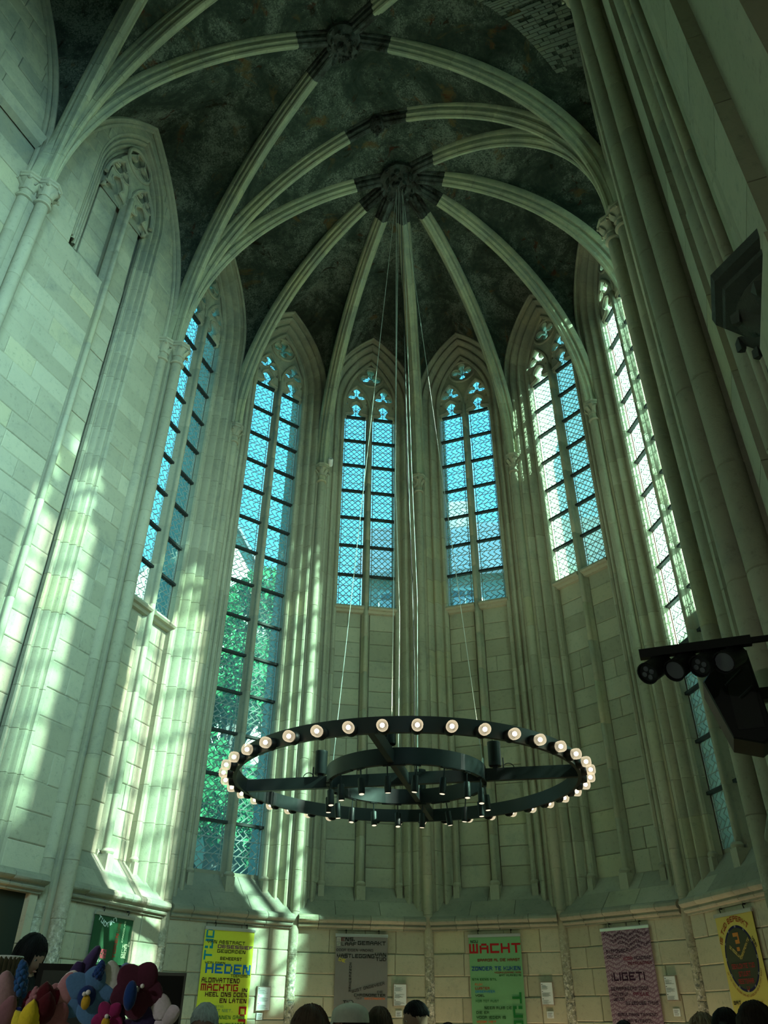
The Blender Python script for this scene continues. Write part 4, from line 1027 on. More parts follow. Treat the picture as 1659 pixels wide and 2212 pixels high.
MB().box((-.27, -.02, -.022), (.24, .02, .022)).build('track', M['black2'], tk, smooth=0)
MB().box((.235, -.012, -.012), (.70, .012, .012)).build('track_arm', M['black2'], tk, smooth=0)
lens = plain('lamp_lens', (.10, .11, .13), .15, spec=.8)
for k, (x, tilt, yw) in enumerate(((-.205, -58, -38), (-.085, -56, -38), (.03, -60, -36), (.135, -62, -34))):
    mw = Matrix.Translation((x, 0, -.075)) @ Matrix.Rotation(R(yw), 4, 'Z') @ Matrix.Rotation(R(tilt), 4, 'X') @ Matrix.Scale(1.42, 4)
    h = MB().lathe([(0, .058), (.03, .058), (.034, .05), (.036, -.045), (.038, -.06), (.034, -.06), (.032, -.05), (0, -.05)], 20).build('spotlight_head', M['black2'], tk); h.matrix_local = mw
    MB().lathe([(0, -.052), (.031, -.052), (.031, -.05), (0, -.049)], 18).build('lens', lens if k in (1, 3) else M['black'], h)
    if k in (0, 2):
        for j in range(4): MB().lathe([(0, -.056), (.009, -.055), (.009, -.05), (0, -.05)], 10, at=(.015 * cos(j * pi / 2), .015 * sin(j * pi / 2), 0)).build('lens', lens, h)
    MB().box((x - .012, -.01, -.045), (x + .012, .01, -.012)).build('mount', M['black2'], tk, smooth=0)
MB().tube([(-.17, -.01, -.075), (-.15, 0, -.085), (-.12, 0, -.078)], .003, 5).build('lead', M['black2'], tk)
cc = thing('small_camera', 'small white camera on the capital of the pier between yellow and grey banners', 'camera', (PIER[2].x + .20, PIER[2].y - .02, ZC + .06))
MB().lathe([(0, -.1), (.05, -.1), (.055, -.08), (.055, .06), (.045, .08), (.03, .08), (.03, .05), (0, .05)], 14, mat=Matrix.Rotation(R(60), 4, 'X') @ Matrix.Rotation(R(25), 4, 'Y')).build('housing', M['white'], cc)
MB().lathe([(0, .051), (.029, .051), (.029, .054), (0, .055)], 12, mat=Matrix.Rotation(R(60), 4, 'X') @ Matrix.Rotation(R(25), 4, 'Y')).build('lens', M['black2'], cc)
MB().tube([(0, 0, -.02), (-.06, .06, -.05), (-.1, .08, -.06)], .015, 6).build('bracket', M['white'], cc)

# ------------------------------------------------------------------ doorway on the left
dr = struct('door_1')
dk = plain('dark_doorway_cloth', (.004, .012, .006), .9)  # near-black panel: shade of the open doorway put in as colour
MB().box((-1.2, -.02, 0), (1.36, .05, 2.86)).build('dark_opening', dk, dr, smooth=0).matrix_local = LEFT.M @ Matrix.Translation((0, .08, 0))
for k in range(5): MB().box((1.36, -.03, k * .57), (1.48, .2, k * .57 + .562)).build('jamb_stone', M['dress'], dr, smooth=0).matrix_local = LEFT.M @ Matrix.Translation((0, .02, 0))
wlm = thing('wall_lamp', 'glowing wall lamp in the dark doorway at far left', 'lamp', (-3.86, -2.25, 2.46))
MB().lathe([(.0, -.17), (.03, -.165), (.055, -.05), (.06, .05), (.035, .16), (0, .17)], 14).build('shade', plain('lamp_glow', (1, .8, .5), .5, emit=(1, .62, .25), es=5.), wlm)
MB().box((-.10, -.02, -.04), (-.03, .02, .04)).box((-.06, -.012, -.012), (0, .012, .012)).build('bracket', M['black'], wlm, smooth=0)

# ------------------------------------------------------------------ people
skin = {'a': plain('skin', (.30, .17, .12), .55, vary=.1), 'b': plain('skin_dark', (.20, .11, .08), .55, vary=.1)}
def hair_mat(n, c): return plain(n, c, .6, spec=.14, vary=.5)
HM = {'brown': hair_mat('brown_hair', (.075, .05, .035)), 'black': hair_mat('black_hair', (.008, .007, .007)), 'grey': hair_mat('grey_hair', (.34, .37, .35)), 'blond': hair_mat('blond_hair', (.22, .17, .11)), 'dark': hair_mat('dark_brown_hair', (.025, .018, .013))}
def skin_body(H, arm=0):
    """one skinned figure from joints; metres, facing -y"""
    k = H / 1.72
    J = {}; V = []; E = []; Rr = []
    def v(n, p, r_, par=None):
        J[n] = len(V); V.append(tuple(c * k for c in p)); Rr.append(r_ * k)
        if par: E.append((J[par], J[n]))
    v('pelvis', (0, 0, .95), .135); v('waist', (0, .005, 1.08), .125, 'pelvis'); v('chest', (0, .01, 1.26), .14, 'waist'); v('neck0', (0, .012, 1.44), .075, 'chest'); v('neck', (0, -.005, 1.52), .052, 'neck0'); v('head', (0, -.015, 1.58), .05, 'neck')
    for s, n in ((-1, 'l'), (1, 'r')):
        v(n + 'sh', (s * .165, .012, 1.40), .062, 'neck0'); v(n + 'el', (s * .225, .02, 1.12), .043, n + 'sh'); v(n + 'wr', (s * (.2 if arm else .235), -.2 if arm else -.04, 1.08 if arm else .87), .03, n + 'el'); v(n + 'pm', (s * (.16 if arm else .235), -.27 if arm else -.06, 1.10 if arm else .79), .033, n + 'wr')
        for f in range(4):
            o = (f - 1.5) * .02; b = (s * (.15 if arm else .235), (-.32 if arm else -.06 + o), (1.11 + o if arm else .74)); t = (s * (.11 if arm else .228), (-.345 if arm else -.075 + o), (1.11 + o if arm else .70 - .008 * (f in (1, 2))))
            v('%sf%d' % (n, f), b, .0095, n + 'pm'); v('%st%d' % (n, f), t, .0085, '%sf%d' % (n, f))
        v(n + 'th', (s * (.17 if arm else .215), -.26 if arm else -.10, 1.14 if arm else .77), .011, n + 'pm')
        v(n + 'hp', (s * .09, 0, .88), .10, 'pelvis'); v(n + 'kn', (s * .095, -.01, .50), .062, n + 'hp'); v(n + 'an', (s * .095, .02, .09), .042, n + 'kn'); v(n + 'to', (s * .105, -.14, .035), .036, n + 'an')
    me = bpy.data.meshes.new('b'); me.from_pydata(V, E, []); o = bpy.data.objects.new('b', me); COL.objects.link(o)
    md = o.modifiers.new('s', 'SKIN'); md.use_smooth_shade = True; su = o.modifiers.new('u', 'SUBSURF'); su.levels = 1; su.render_levels = 1
    for i, sv in enumerate(me.skin_vertices[0].data): sv.radius = (Rr[i], Rr[i] * (.78 if i in (0, 1, 2) else 1)); sv.use_root = i == 0
    ev = bpy.data.meshes.new_from_object(o.evaluated_get(bpy.context.evaluated_depsgraph_get()))
    vs = [tuple(x.co) for x in ev.vertices]; fs = [tuple(p.vertices) for p in ev.polygons]
    COL.objects.unlink(o); bpy.data.objects.remove(o); bpy.data.meshes.remove(me); bpy.data.meshes.remove(ev)
    return vs, fs, k
_bodies = {}
EYE = plain('eye_white', (.42, .40, .38), .4)
def head_shape(mb, c, k, mi_skin, mi_eye, mi_lip):
    n, m = 22, 18; rs = []
    for i in range(m + 1):
        a = pi * i / m; z = -cos(a); q = max(sin(a), .02); ring = []
        for j in range(n):
            b = 2 * pi * j / n; x, y = cos(b) * q, sin(b) * q
            px_, py_, pz_ = x * .077, y * .097, z * .118
            if z < -.1: px_ *= 1 + (z + .1) * .35; py_ *= 1 + (z + .1) * (.28 if y > 0 else .02)
            if y < -.3:
                fr_ = min(1, (-y - .3) / .6)
                py_ -= .022 * fr_ * math.exp(-((px_ / .016) ** 2)) * math.exp(-(((z + .12) / .17) ** 2))        # nose
                py_ += .010 * fr_ * math.exp(-(((abs(px_) - .03) / .014) ** 2)) * math.exp(-(((z - .04) / .12) ** 2))  # eye sockets
                py_ -= .006 * fr_ * math.exp(-(((z - .17) / .08) ** 2)); py_ -= .008 * fr_ * math.exp(-(((z + .78) / .15) ** 2)) * math.exp(-((px_ / .02) ** 2))
            ring.append((c[0] + px_ * k, c[1] + py_ * k, c[2] + pz_ * k))
        rs.append(ring)
    mb.rings(rs, True, True, True, mi_skin)
    for s in (-1, 1):
        mb.ball((c[0] + s * .03 * k, c[1] - .076 * k, c[2] + .006 * k), .011 * k, 8, 6, mi_eye); mb.ball((c[0] + s * .03 * k, c[1] - .083 * k, c[2] + .006 * k), .0062 * k, 8, 6, 3)
        mb.ball((c[0] + s * .079 * k, c[1] + .012 * k, c[2] - .008 * k), .03 * k, 10, 8, mi_skin, (.28, .62, 1.05))
        mb.ball((c[0] + s * .084 * k, c[1] + .006 * k, c[2] - .006 * k), .017 * k, 8, 6, mi_skin, (.35, .5, 1.1))
    mb.ball((c[0], c[1] - .092 * k, c[2] - .058 * k), .02 * k, 8, 6, mi_lip, (1., .3, .32))
def person(loc, H, rz, label, hair, top, legs, sk='a', hair_len=.0, vol=1., tilt=0., seed=0, extra=None, curly=False, arm=0, short=False):
    o = thing('person', label, 'person', loc, R(rz))
    if arm not in _bodies: _bodies[arm] = skin_body(1.72, arm)
    vs, fs, _ = _bodies[arm]; k = H / 1.72; mb = MB()
    mb.v = [(x * k, y * k, z * k) for x, y, z in vs]; mb.f = list(fs)
    for f in fs:
        z = sum(vs[i][2] for i in f) / len(f); x = sum(abs(vs[i][0]) for i in f) / len(f); y = sum(vs[i][1] for i in f) / len(f)
        hand = (z < .86 and z > .6 and x > .19) or (arm and y < -.2 and z > 1.0)
        mb.m.append(0 if z > 1.49 or hand else (1 if z > .96 else (3 if z < .1 else 2)))
    hc = (0, -.02 * k, 1.60 * k); T = Matrix.Translation(hc) @ Matrix.Rotation(R(tilt), 4, 'X') @ Matrix.Translation([-c for c in hc])
    n0 = len(mb.v); head_shape(mb, hc, k, 0, 4, 5)
    mb.v[n0:] = [tuple(T @ Vector(p)) for p in mb.v[n0:]]
    mb.build('body', [skin[sk], top, legs, M['black2'], EYE, plain('lips', (.35, .14, .12), .5)], o, smooth=60)
    q = random.Random(seed); hb = MB()                                # hair: locks that follow the skull
    rs = []
    for i in range(10):                                               # close cap under the locks
        a = pi * (.50 if short else .60) * i / 9; ring = []
        for j in range(18):
            b = 2 * pi * j / 18; front = max(0, -sin(b)); aa = a * (1 - .30 * front)
            ring.append((hc[0] + k * .079 * vol * cos(b) * max(sin(aa), .02), hc[1] + k * (.008 + .100 * vol * sin(b) * max(sin(aa), .02)), hc[2] + k * (.121 * vol * cos(aa) + .002)))
        rs.append(ring)
    hb.rings(rs[::-1], True, False, True)
    nl = 170
    for i in range(nl):
        b = 2 * pi * ((i * .618034) % 1.0); front = max(0, -sin(b)); reach = ((1.66 if short else 1.75) - (.55 if short else .75) * front - (.18 * abs(cos(b)) if short else 0) + q.uniform(-.1, .1)); a0 = q.uniform(.02, .75) ; pts = []
        ns = 6
        for s in range(ns + 1):
            a = a0 + (reach - a0) * s / ns; j = q.uniform(-.004, .004) * (4 if curly else 1)
            pts.append(Vector((hc[0] + k * (.080 * vol + j) * cos(b + j * 4) * sin(a), hc[1] + k * (.008 + (.101 * vol + j) * sin(b + j * 4) * sin(a)), hc[2] + k * (.122 * vol * cos(a) + j))))
        if hair_len > 0 and front < .75:
            e = pts[-1]; out = Vector((cos(b), sin(b), 0))
            for s in range(1, 4): pts.append(e + Vector((out.x * .012 * s, out.y * .012 * s + .006 * s, -hair_len * k * s / 3)) + Vector((q.uniform(-.006, .006), q.uniform(-.006, .006), 0)))
        r_ = q.uniform(.004, .0085) * k; n = len(pts)
        hb.tube(pts, [r_ * (.6 + .4 * min(1, s * .7)) * (1 if s < n - 1 else .3) for s in range(n)], 5)
    hb.v = [tuple(T @ Vector(p)) for p in hb.v]
    hb.build('hair', HM[hair], o, smooth=60)
    if extra: extra(o, hc, k, T)
    return o
cl = lambda n, c: plain(n, c, .85, spec=.15, vary=.2)
def cap_(o, hc, k, T):
    mb = MB(); rs = []
    for i in range(9):
        a = pi * .5 * i / 8; rs.append([(hc[0] + k * (.098 * cos(b) * max(sin(a), .03)) * (1.02 + .05 * abs(sin(b * 4)) * sin(a)), hc[1] + k * (.012 + .116 * sin(b) * max(sin(a), .03) * (1.04 + .02 * sin(b * 6))), hc[2] + k * (.055 + .085 * cos(a) ** .8 - (.02 * (1 if i > 6 else 0)))) for b in [2 * pi * j / 26 for j in range(26)]])
    mb.rings(rs[::-1], True, False, True); mb.ball((hc[0], hc[1] + .012 * k, hc[2] + .142 * k), .012 * k, 8, 6, sc=(1, 1, .6))
    vz = [[(hc[0] + k * x, hc[1] + k * (-.10 - d * (1 - (x / .085) ** 2)), hc[2] + k * (.035 - d * .35 + dz)) for x in [-.08 + .16 * j / 8 for j in range(9)]] for d, dz in ((0, .006), (.05, .006), (.052, -.002), (0, -.002))]
    mb.rings(vz, False); mb.v = [tuple(T @ Vector(p)) for p in mb.v]
    mb.build('flat_cap', cl('cap_cloth', (.5, .47, .4)), o, smooth=50)
def pony(o, hc, k, T):
    mb = MB(); q = random.Random(5)
    for i in range(16): mb.tube([Vector((q.uniform(-.015, .015), .10 + q.uniform(-.01, .01), .05)) * k + Vector(hc), Vector((q.uniform(-.03, .03), .16, .03)) * k + Vector(hc), Vector((q.uniform(-.05, .05), .17 + q.uniform(-.02, .02), -.08)) * k + Vector(hc), Vector((q.uniform(-.05, .05), .15, -.2)) * k + Vector(hc)], [.012, .016, .014, .004], 5)
    mb.build('ponytail', HM['black'], o, smooth=60)
def glasses(o, hc, k, T):
    mb = MB()
    for s in (-1, 1): mb.tube([(hc[0] + s * .034 * k + .021 * k * cos(t), hc[1] - .10 * k, hc[2] + .005 * k + .018 * k * sin(t)) for t in [2 * pi * i / 12 for i in range(13)]], .0025, 5).tube([(hc[0] + s * .056 * k, hc[1] - .10 * k, hc[2] + .01 * k), (hc[0] + s * .08 * k, hc[1] + .01 * k, hc[2] + .008 * k)], .0025, 5)
    mb.build('glasses', M['black2'], o)
nav, gry, blk, olv, bei = cl('navy_cloth', (.02, .03, .06)), cl('grey_cloth', (.14, .15, .15)), cl('black_cloth', (.015, .015, .016)), cl('olive_cloth', (.10, .11, .06)), cl('beige_cloth', (.3, .26, .2))
person((1.515, -5.54, 0), 1.64, 172, 'person with long brown hair seen from behind, below the left part of the chandelier', 'brown', gry, nav, hair_len=.28, vol=1.08, seed=1)
person((.14, -4.22, 0), 1.665, 20, 'grey-haired person with head bowed in front of the yellow banner', 'grey', nav, blk, 'b', vol=1.08, tilt=14, seed=2, short=True)
person((-1.44, -2.27, 0), 1.60, 200, 'small dark-haired person between the felt flowers and the grey-haired person', 'dark', olv, nav, seed=3)
person((1.14, -4.17, 0), 1.66, -62, 'person in a pale flat cap and glasses in front of the grey banner', 'dark', gry, blk, vol=.98, seed=4, extra=lambda *a: (cap_(*a), glasses(*a)))
person((1.18, -3.83, 0), 1.66, 165, 'person with long straight brown hair beside the one in a cap', 'brown', blk, nav, hair_len=.3, seed=5)
person((.94, -2.33, 0), 1.72, -68, 'person with short black hair, head bowed, beside the grey banner', 'black', blk, gry, vol=1.0, tilt=16, seed=6, arm=1, short=True)
person((.83, -1.2, 0), 1.57, 160, 'person with dark tied hair just showing left of the light green banner', 'black', bei, blk, seed=7)
person((2.485, -1.87, 0), 1.595, 180, 'person whose dark head top shows before the purple banner', 'black', gry, nav, seed=8)
person((3.12, -2.94, 0), 1.63, 190, 'person with short curly blond hair left of the ponytailed one', 'blond', bei, nav, vol=1.05, seed=9, curly=True)
person((3.265, -3.42, 0), 1.655, 170, 'person with a black ponytail in front of the pale yellow banner', 'black', blk, blk, vol=1.08, seed=10, extra=pony)
person((3.413, -4.42, 0), 1.675, 140, 'person with smooth dark hair at the far right, beneath the clock banner', 'dark', olv, blk, hair_len=.26, vol=1.06, seed=11)

# ------------------------------------------------------------------ counter corner on the left with its attendant
ds = thing('counter', 'low dark counter platform at the left with a grey front screen', 'counter', (-1.0, -5.6, 0))
MB().box((-1.6, -.35, 0), (.72, 1.3, .34)).build('platform', M['mortar'], ds, smooth=0)
MB().box((-1.2, -.3, .34), (.66, .1, 1.38)).build('base', blk, ds, smooth=0); MB().box((-1.25, -.35, 1.38), (.70, .15, 1.42)).build('worktop', plain('worktop', (.08, .075, .06), .4), ds, smooth=0)
pt = person((-.86, -4.83, .34), 1.70, 95, 'person with long black hair behind the counter at the left', 'black', blk, blk, hair_len=.34, vol=1.06, tilt=22, seed=12)
sc = thing('counter_screen', 'pale grey panel standing on the counter behind the blue bud', 'screen', (-.42, -5.75, 1.42), R(25))
MB().box((-.2, -.012, .0), (.2, .012, .42)).build('panel', plain('grey_panel', (.16, .17, .15), .6), sc, smooth=0); MB().box((-.12, -.08, 0), (.12, .08, .012)).build('foot', M['black'], sc, smooth=0)
mo = thing('monitor', 'black framed monitor behind the purple felt flower', 'monitor', (1.30, -6.86, 1.302), R(40))
MB().box((-.15, -.012, .14), (.13, .012, .445)).build('bezel', M['black2'], mo, smooth=0); MB().box((-.132, -.0135, .16), (.112, -.012, .425)).build('display', plain('monitor_display', (.03, .04, .045), .15, spec=.6), mo, smooth=0)
MB().tube([(0, 0, 0), (0, 0, .2)], .018, 8).build('neck', M['black2'], mo); MB().lathe([(.09, 0), (.09, .01), (.02, .02), (0, .02)], 18).build('foot', M['black2'], mo)
m2 = thing('monitor', 'smaller dark monitor to the right of the black framed one', 'monitor', (1.50, -6.66, 1.30), R(42))
MB().box((-.10, -.012, .16), (.06, .012, .43)).build('bezel', plain('grey_bezel', (.10, .11, .10), .4), m2, smooth=0); MB().box((-.092, -.0135, .17), (.052, -.012, .42)).build('display', M['black2'], m2, smooth=0); MB().box((-.06, -.05, 0), (.03, .05, .01)).box((-.025, -.008, 0), (0, .008, .2)).build('stand', M['black2'], m2, smooth=0)
tb = thing('till_table', 'dark table carrying the monitors behind the felt flowers', 'table', (1.35, -6.75, 0), R(40))
MB().box((-.28, -.13, 1.26), (.32, .13, 1.30)).build('tabletop', M['black'], tb, smooth=0)
for x in (-.25, .29):
    for y in (-.1, .1): MB().box((x - .02, y - .02, 0), (x + .02, y + .02, 1.26)).build('leg', M['black'], tb, smooth=0)
ls = thing('lampshade', 'small ribbed lampshade with pale rim at the left edge above the flowers', 'lamp', (.52, -6.42, 1.30))
tb2 = thing('lamp_table', 'small dark side table under the ribbed lamp', 'table', (.50, -6.42, 0)); MB().lathe([(.22, 1.27), (.22, 1.30), (0, 1.30)], 20).build('tabletop', M['black'], tb2); MB().lathe([(.16, 0), (.16, .02), (.03, .04), (.025, 1.27)], 14).build('leg', M['black'], tb2)
MB().lathe([(.07, 0), (.07, .02), (.012, .03), (.012, .45)], 14).build('base', M['black'], ls)
ls_m = MB()
for k in range(22):
    a = 2 * pi * k / 22; ls_m.tube([(.062 * cos(a), .062 * sin(a), .40), (.062 * cos(a), .062 * sin(a), .505)], .0055, 5)
ls_m.build('ribs', plain('bronze', (.10, .085, .05), .4, .5), ls)
MB().tube([(.062 * cos(a), .062 * sin(a), .505) for a in [2 * pi * k / 24 for k in range(25)]], .005, 6, caps=False).tube([(.062 * cos(a), .062 * sin(a), .40) for a in [2 * pi * k / 24 for k in range(25)]], .005, 6, caps=False).build('rim', M['white'], ls)

# ------------------------------------------------------------------ felt flowers in the foreground
felt = {}
def fm(c):
    if c not in felt:
        c0 = c; c = tuple(min(.8, x * 1.7) for x in c)
        m, t, o = nodes('felt'); b = N(t, 'BsdfPrincipled', Roughness=.95); b.inputs['Specular IOR Level'].default_value = .05; b.inputs['Sheen Weight'].default_value = .35
        g = N(t, 'NewGeometry'); f = noise(t, g.outputs['Position'], 260, 3); t.links.new(mix(t, f, tuple(x * .8 for x in c), tuple(min(1, x * 1.15) for x in c)), b.inputs['Base Color']); t.links.new(bump(t, f, .3, .002), b.inputs['Normal']); t.links.new(b.outputs[0], o.inputs[0]); felt[c0] = m
        return m
    return felt[c]
def petal(l, wd, th=.003, pointed=0., cup=.0, n=9):
    """felt petal along +z from the origin, facing -y"""
    rs = []
    for i in range(n + 1):
        s = .5 - .5 * cos(pi * i / n); sq = s ** (.72 + pointed * .3); x = max(.0006, wd * max(0, 1 - (2 * sq - 1) ** 2) ** (.5 + .45 * pointed))
        y = cup * sin(s * pi * .8) * -1; t = th * (1 if 0 < s < 1 else .3)
        rs.append([(x * cos(a) , y + t * sin(a) + cup * .6 * (cos(a) ** 2), s * l) for a in [2 * pi * j / 10 for j in range(10)]])
    return MB().rings(rs, True, True, True)
def basis(face, up=Vector((0, 0, 1))):
    f = Vector(face).normalized(); x = f.cross(up).normalized() * -1; z = x.cross(-f) * -1
    x = up.cross(-f).normalized() * -1; zz = (-f).cross(x) * -1
    return Matrix((x, -f, x.cross(-f))).transposed().to_4x4()
VASE = Vector((2.455, -8.235, 0)); ZV = 1.44
tbl = thing('plinth', 'dark wooden plinth carrying the vase of felt flowers', 'plinth', tuple(VASE)); MB().box((-.2, -.2, 0), (.2, .2, 1.21)).build('body', plain('plinth_wood', (.05, .035, .025), .6), tbl, smooth=0); MB().box((-.22, -.22, 1.21), (.22, .22, 1.24)).build('top', plain('plinth_top', (.06, .045, .03), .5), tbl, smooth=0)
vs_ = thing('vase', 'wide dark vase holding the felt flowers', 'vase', (VASE.x, VASE.y, 1.24)); MB().lathe([(.05, 0), (.08, .03), (.095, .09), (.09, .14), (.075, .19), (.085, .215), (.08, .215), (.07, .19), (.08, .10), (.04, .02), (0, .02)], 24).build('body', plain('vase_glaze', (.03, .035, .04), .25), vs_)
def flower(name, label, loc, parts, stem=True, face=None):
    o = thing(name, label, 'felt flower', loc, 0, 'felt flowers in the vase')
    f = (CAM - Vector(loc)) if face is None else Vector(face); f.z *= .5; B = basis(f)
    for nm, mb, col, mw in parts: mb.build(nm, fm(col), o, smooth=50).matrix_local = B @ mw
    if stem:
        d = VASE - Vector(loc); k = .35
        e = Vector((d.x * (1 - .035 / max(.05, math.hypot(d.x, d.y))), d.y * (1 - .035 / max(.05, math.hypot(d.x, d.y))), 1.30 - loc[2]))
        MB().tube([B @ Vector((0, .004, -.004)), B @ Vector((0, .014, -.03)), e * .5 + Vector((0, 0, -.02)), e], .003, 6).build('stem', fm((.05, .09, .05)), o)
    return o
def rz(a): return Matrix.Rotation(R(a), 4, 'Y')
def tr_(x, y, z): return Matrix.Translation((x, y, z))
def pansy(l, wd, col, cent, n=5, off=0.):
    P_ = []
    for k in range(n): P_.append(('petal', petal(l, wd, .0035), col if not isinstance(col, list) else col[k % len(col)], rz(off + k * 360 / n) @ tr_(0, .002 * (k % 2), .003)))
    for c, r_, y, s, x, z in cent: P_.append(('center', MB().ball((0, 0, 0), r_, 10, 7, 0, s), c, tr_(x, y, z)))
    return P_
LB, DB, YE, WH, MR = (.055, .13, .26), (.008, .022, .09), (.34, .22, .02), (.55, .56, .52), (.045, .010, .022)
flower('felt_pansy', 'light blue felt pansy with dark blue heart, yellow spot and white bead', (2.452, -8.24, 1.626), pansy(.036, .0175, LB, [(DB, .013, -.004, (1, .35, 1.1), 0, -.002), (YE, .008, -.008, (.8, .5, 1.2), 0, -.009), (WH, .0035, -.011, (1, 1, 1), .001, .003), (WH, .003, -.011, (1, 1, 1), -.004, .001)], 5, 18))
flower('felt_rosette', 'big maroon felt flower of five round petals, topmost at right', (2.508, -8.199, 1.634), pansy(.036, .019, MR, [((.006, .025, .11), .012, -.012, (.8, .6, 1.6), -.008, -.008), (WH, .003, -.012, (1, 1, 1), .007, .004)], 5, 30))
CR1, CR2 = (.09, .006, .022), (.045, .004, .008)
flower('felt_tulip', 'crimson felt tulip with three pointed petals behind the yellow one', (2.405, -8.275, 1.590), [('petal', petal(.046, .017, .003, .6, .006), CR1, rz(-28) @ tr_(0, .0, .0)), ('petal', petal(.052, .018, .003, .7, .008), CR2, tr_(0, -.006, 0)), ('petal', petal(.05, .017, .003, .7, .006), CR1, rz(26) @ tr_(0, .002, 0)), ('petal', petal(.044, .016, .003, .6, .01), CR2, rz(10) @ tr_(0, -.01, -.004))])
flower('felt_tulip', 'yellow felt tulip with pointed petals at the bottom edge', (2.400, -8.292, 1.574), [('petal', petal(.038, .013, .003, .8, .005), (.5, .42, .035), rz(-30)), ('petal', petal(.046, .014, .003, .9, .008), (.42, .34, .02), rz(3) @ tr_(0, -.006, 0)), ('petal', petal(.042, .011, .003, .8, .005), (.5, .42, .035), rz(30)), ('petal', petal(.034, .012, .003, .8, .005), (.42, .34, .02), rz(16) @ tr_(0, .006, 0))])
PK = (.26, .13, .15)
flower('felt_petal_bloom', 'pale pink felt petal with a white rim between crimson and blue blooms', (2.425, -8.26, 1.607), [('petal', petal(.048, .015, .004), PK, rz(8)), ('petal', petal(.052, .018, .002), WH, rz(9) @ tr_(.002, .004, -.001)), ('petal', petal(.04, .015, .003), PK, rz(-24) @ tr_(0, .006, -.004))])
flower('felt_petal_bloom', 'large drooping pink felt bloom cut by the left edge', (2.37, -8.312, 1.585), [('petal', petal(.075, .019, .004, 0, .006), (.22, .14, .16), rz(-6) @ tr_(0, 0, -.005)), ('petal', petal(.06, .02, .004), (.18, .09, .12), rz(-40)), ('petal', petal(.05, .014, .004), (.16, .08, .1), rz(14) @ tr_(0, -.008, -.01))])
def hyac(col, l, r_, seed):
    q = random.Random(seed); mb = MB()
    for i in range(34):
        a = i * 2.4; z = l * i / 34; rr = r_ * (1 - (i / 34) ** 2 * .75); mb.ball((rr * .7 * cos(a), rr * .7 * sin(a), z), r_ * .42, 7, 5, 0, (1, 1, 1.2))
    mb.tube([(0, 0, 0), (0, 0, l * .96)], r_ * .6, 8); return mb
flower('felt_bud', 'knobbly blue felt bud standing at the left above the crimson tulip', (2.38, -8.30, 1.625), [('bud', hyac((.01, .05, .14), .04, .011, 1), (.012, .055, .16), rz(-4))])
flower('felt_bud', 'knobbly dusty pink felt bud in front of the crimson tulip', (2.398, -8.29, 1.60), [('bud', hyac((0, 0, 0), .032, .010, 2), (.20, .09, .11), rz(6))])
flower('felt_bud', 'dark blue felt bud tip above the light blue pansy', (2.46, -8.235, 1.648), [('bud', hyac((0, 0, 0), .02, .008, 3), (.008, .03, .12), rz(12))])
PP = (.04, .028, .085)
flower('felt_hyacinth', 'tall violet felt bloom with two finger-like petals, highest of all', (2.398, -8.222, 1.612), [('petal', petal(.088, .0115, .006, -.4, .004), PP, rz(24)), ('petal', petal(.074, .0095, .006, -.4, .003), PP, rz(37) @ tr_(.008, -.004, 0)), ('petal', petal(.06, .013, .005, -.4), (.03, .02, .07), rz(12) @ tr_(0, -.008, 0))])
flower('felt_anemone', 'greyish white felt flower behind the blue pansy and the maroon bloom', (2.478, -8.215, 1.628), [('petal', petal(.044, .014, .003), (.34, .37, .36), rz(-14)), ('petal', petal(.038, .013, .003), (.34, .37, .36), rz(38)), ('petal', petal(.03, .012, .003), (.30, .33, .33), rz(78)), ('petal', petal(.04, .013, .003), (.1, .15, .3), rz(8) @ tr_(.008, .006, .002))])
flower('felt_rosette', 'pale lilac felt flower low at the right of the bouquet', (2.540, -8.172, 1.596), [('petal', petal(.034, .015, .004), (.36, .33, .38), rz(-10)), ('petal', petal(.028, .013, .004), (.34, .31, .36), rz(60)), ('petal', petal(.028, .013, .004), (.34, .31, .36), rz(190) @ tr_(0, .002, 0))])
flower('felt_rosette', 'dark purple felt flower under the maroon bloom', (2.520, -8.186, 1.578), pansy(.032, .016, (.018, .012, .045), [((.2, .12, .02), .005, -.006, (1, .6, 1), 0, 0)], 5, 0))
flower('felt_pansy', 'small magenta felt flower with yellow heart and white bead', (2.482, -8.222, 1.598), pansy(.020, .0095, (.16, .012, .07), [(YE, .006, -.005, (1, .6, 1.2), -.002, -.006), (WH, .003, -.008, (1, 1, 1), -.002, .002)], 5, 40))
flower('felt_rosette', 'pink felt flower at the bottom between yellow tulip and blue pansy', (2.424, -8.268, 1.585), pansy(.03, .014, (.20, .08, .10), [], 4, 20))
flower('felt_rosette', 'orange felt flower at the bottom left corner', (2.372, -8.318, 1.575), pansy(.026, .012, (.4, .09, .015), [], 5, 0))
flower('felt_rosette', 'deep blue felt flower at the bottom left beside the yellow tulip', (2.386, -8.305, 1.582), pansy(.026, .012, (.01, .02, .1), [], 5, 10))
flower('felt_rosette', 'deep purple felt flower at the bottom, right of the crimson tulip', (2.50, -8.20, 1.60), pansy(.03, .014, (.02, .008, .03), [], 5, 30))

# unseen stone surrounds added around the two nave fill lights; no opening behind
for k_, y_ in ((11, -8.1), (12, -11.6)):
    wn = struct('window_%d' % k_)
    for y0, y1 in ((y_ - .85, y_ - .67), (y_ + .67, y_ + .85)): MB().box((4.15, y0, 3.9), (4.32, y1, 11.3)).build('window_jamb', M['dress'], wn, smooth=0)
    MB().box((4.12, y_ - .9, 3.8), (4.32, y_ + .9, 4.0)).build('window_sill', M['dress'], wn, smooth=0); MB().box((4.15, y_ - .85, 11.2), (4.32, y_ + .85, 11.4)).build('window_head', M['dress'], wn, smooth=0)

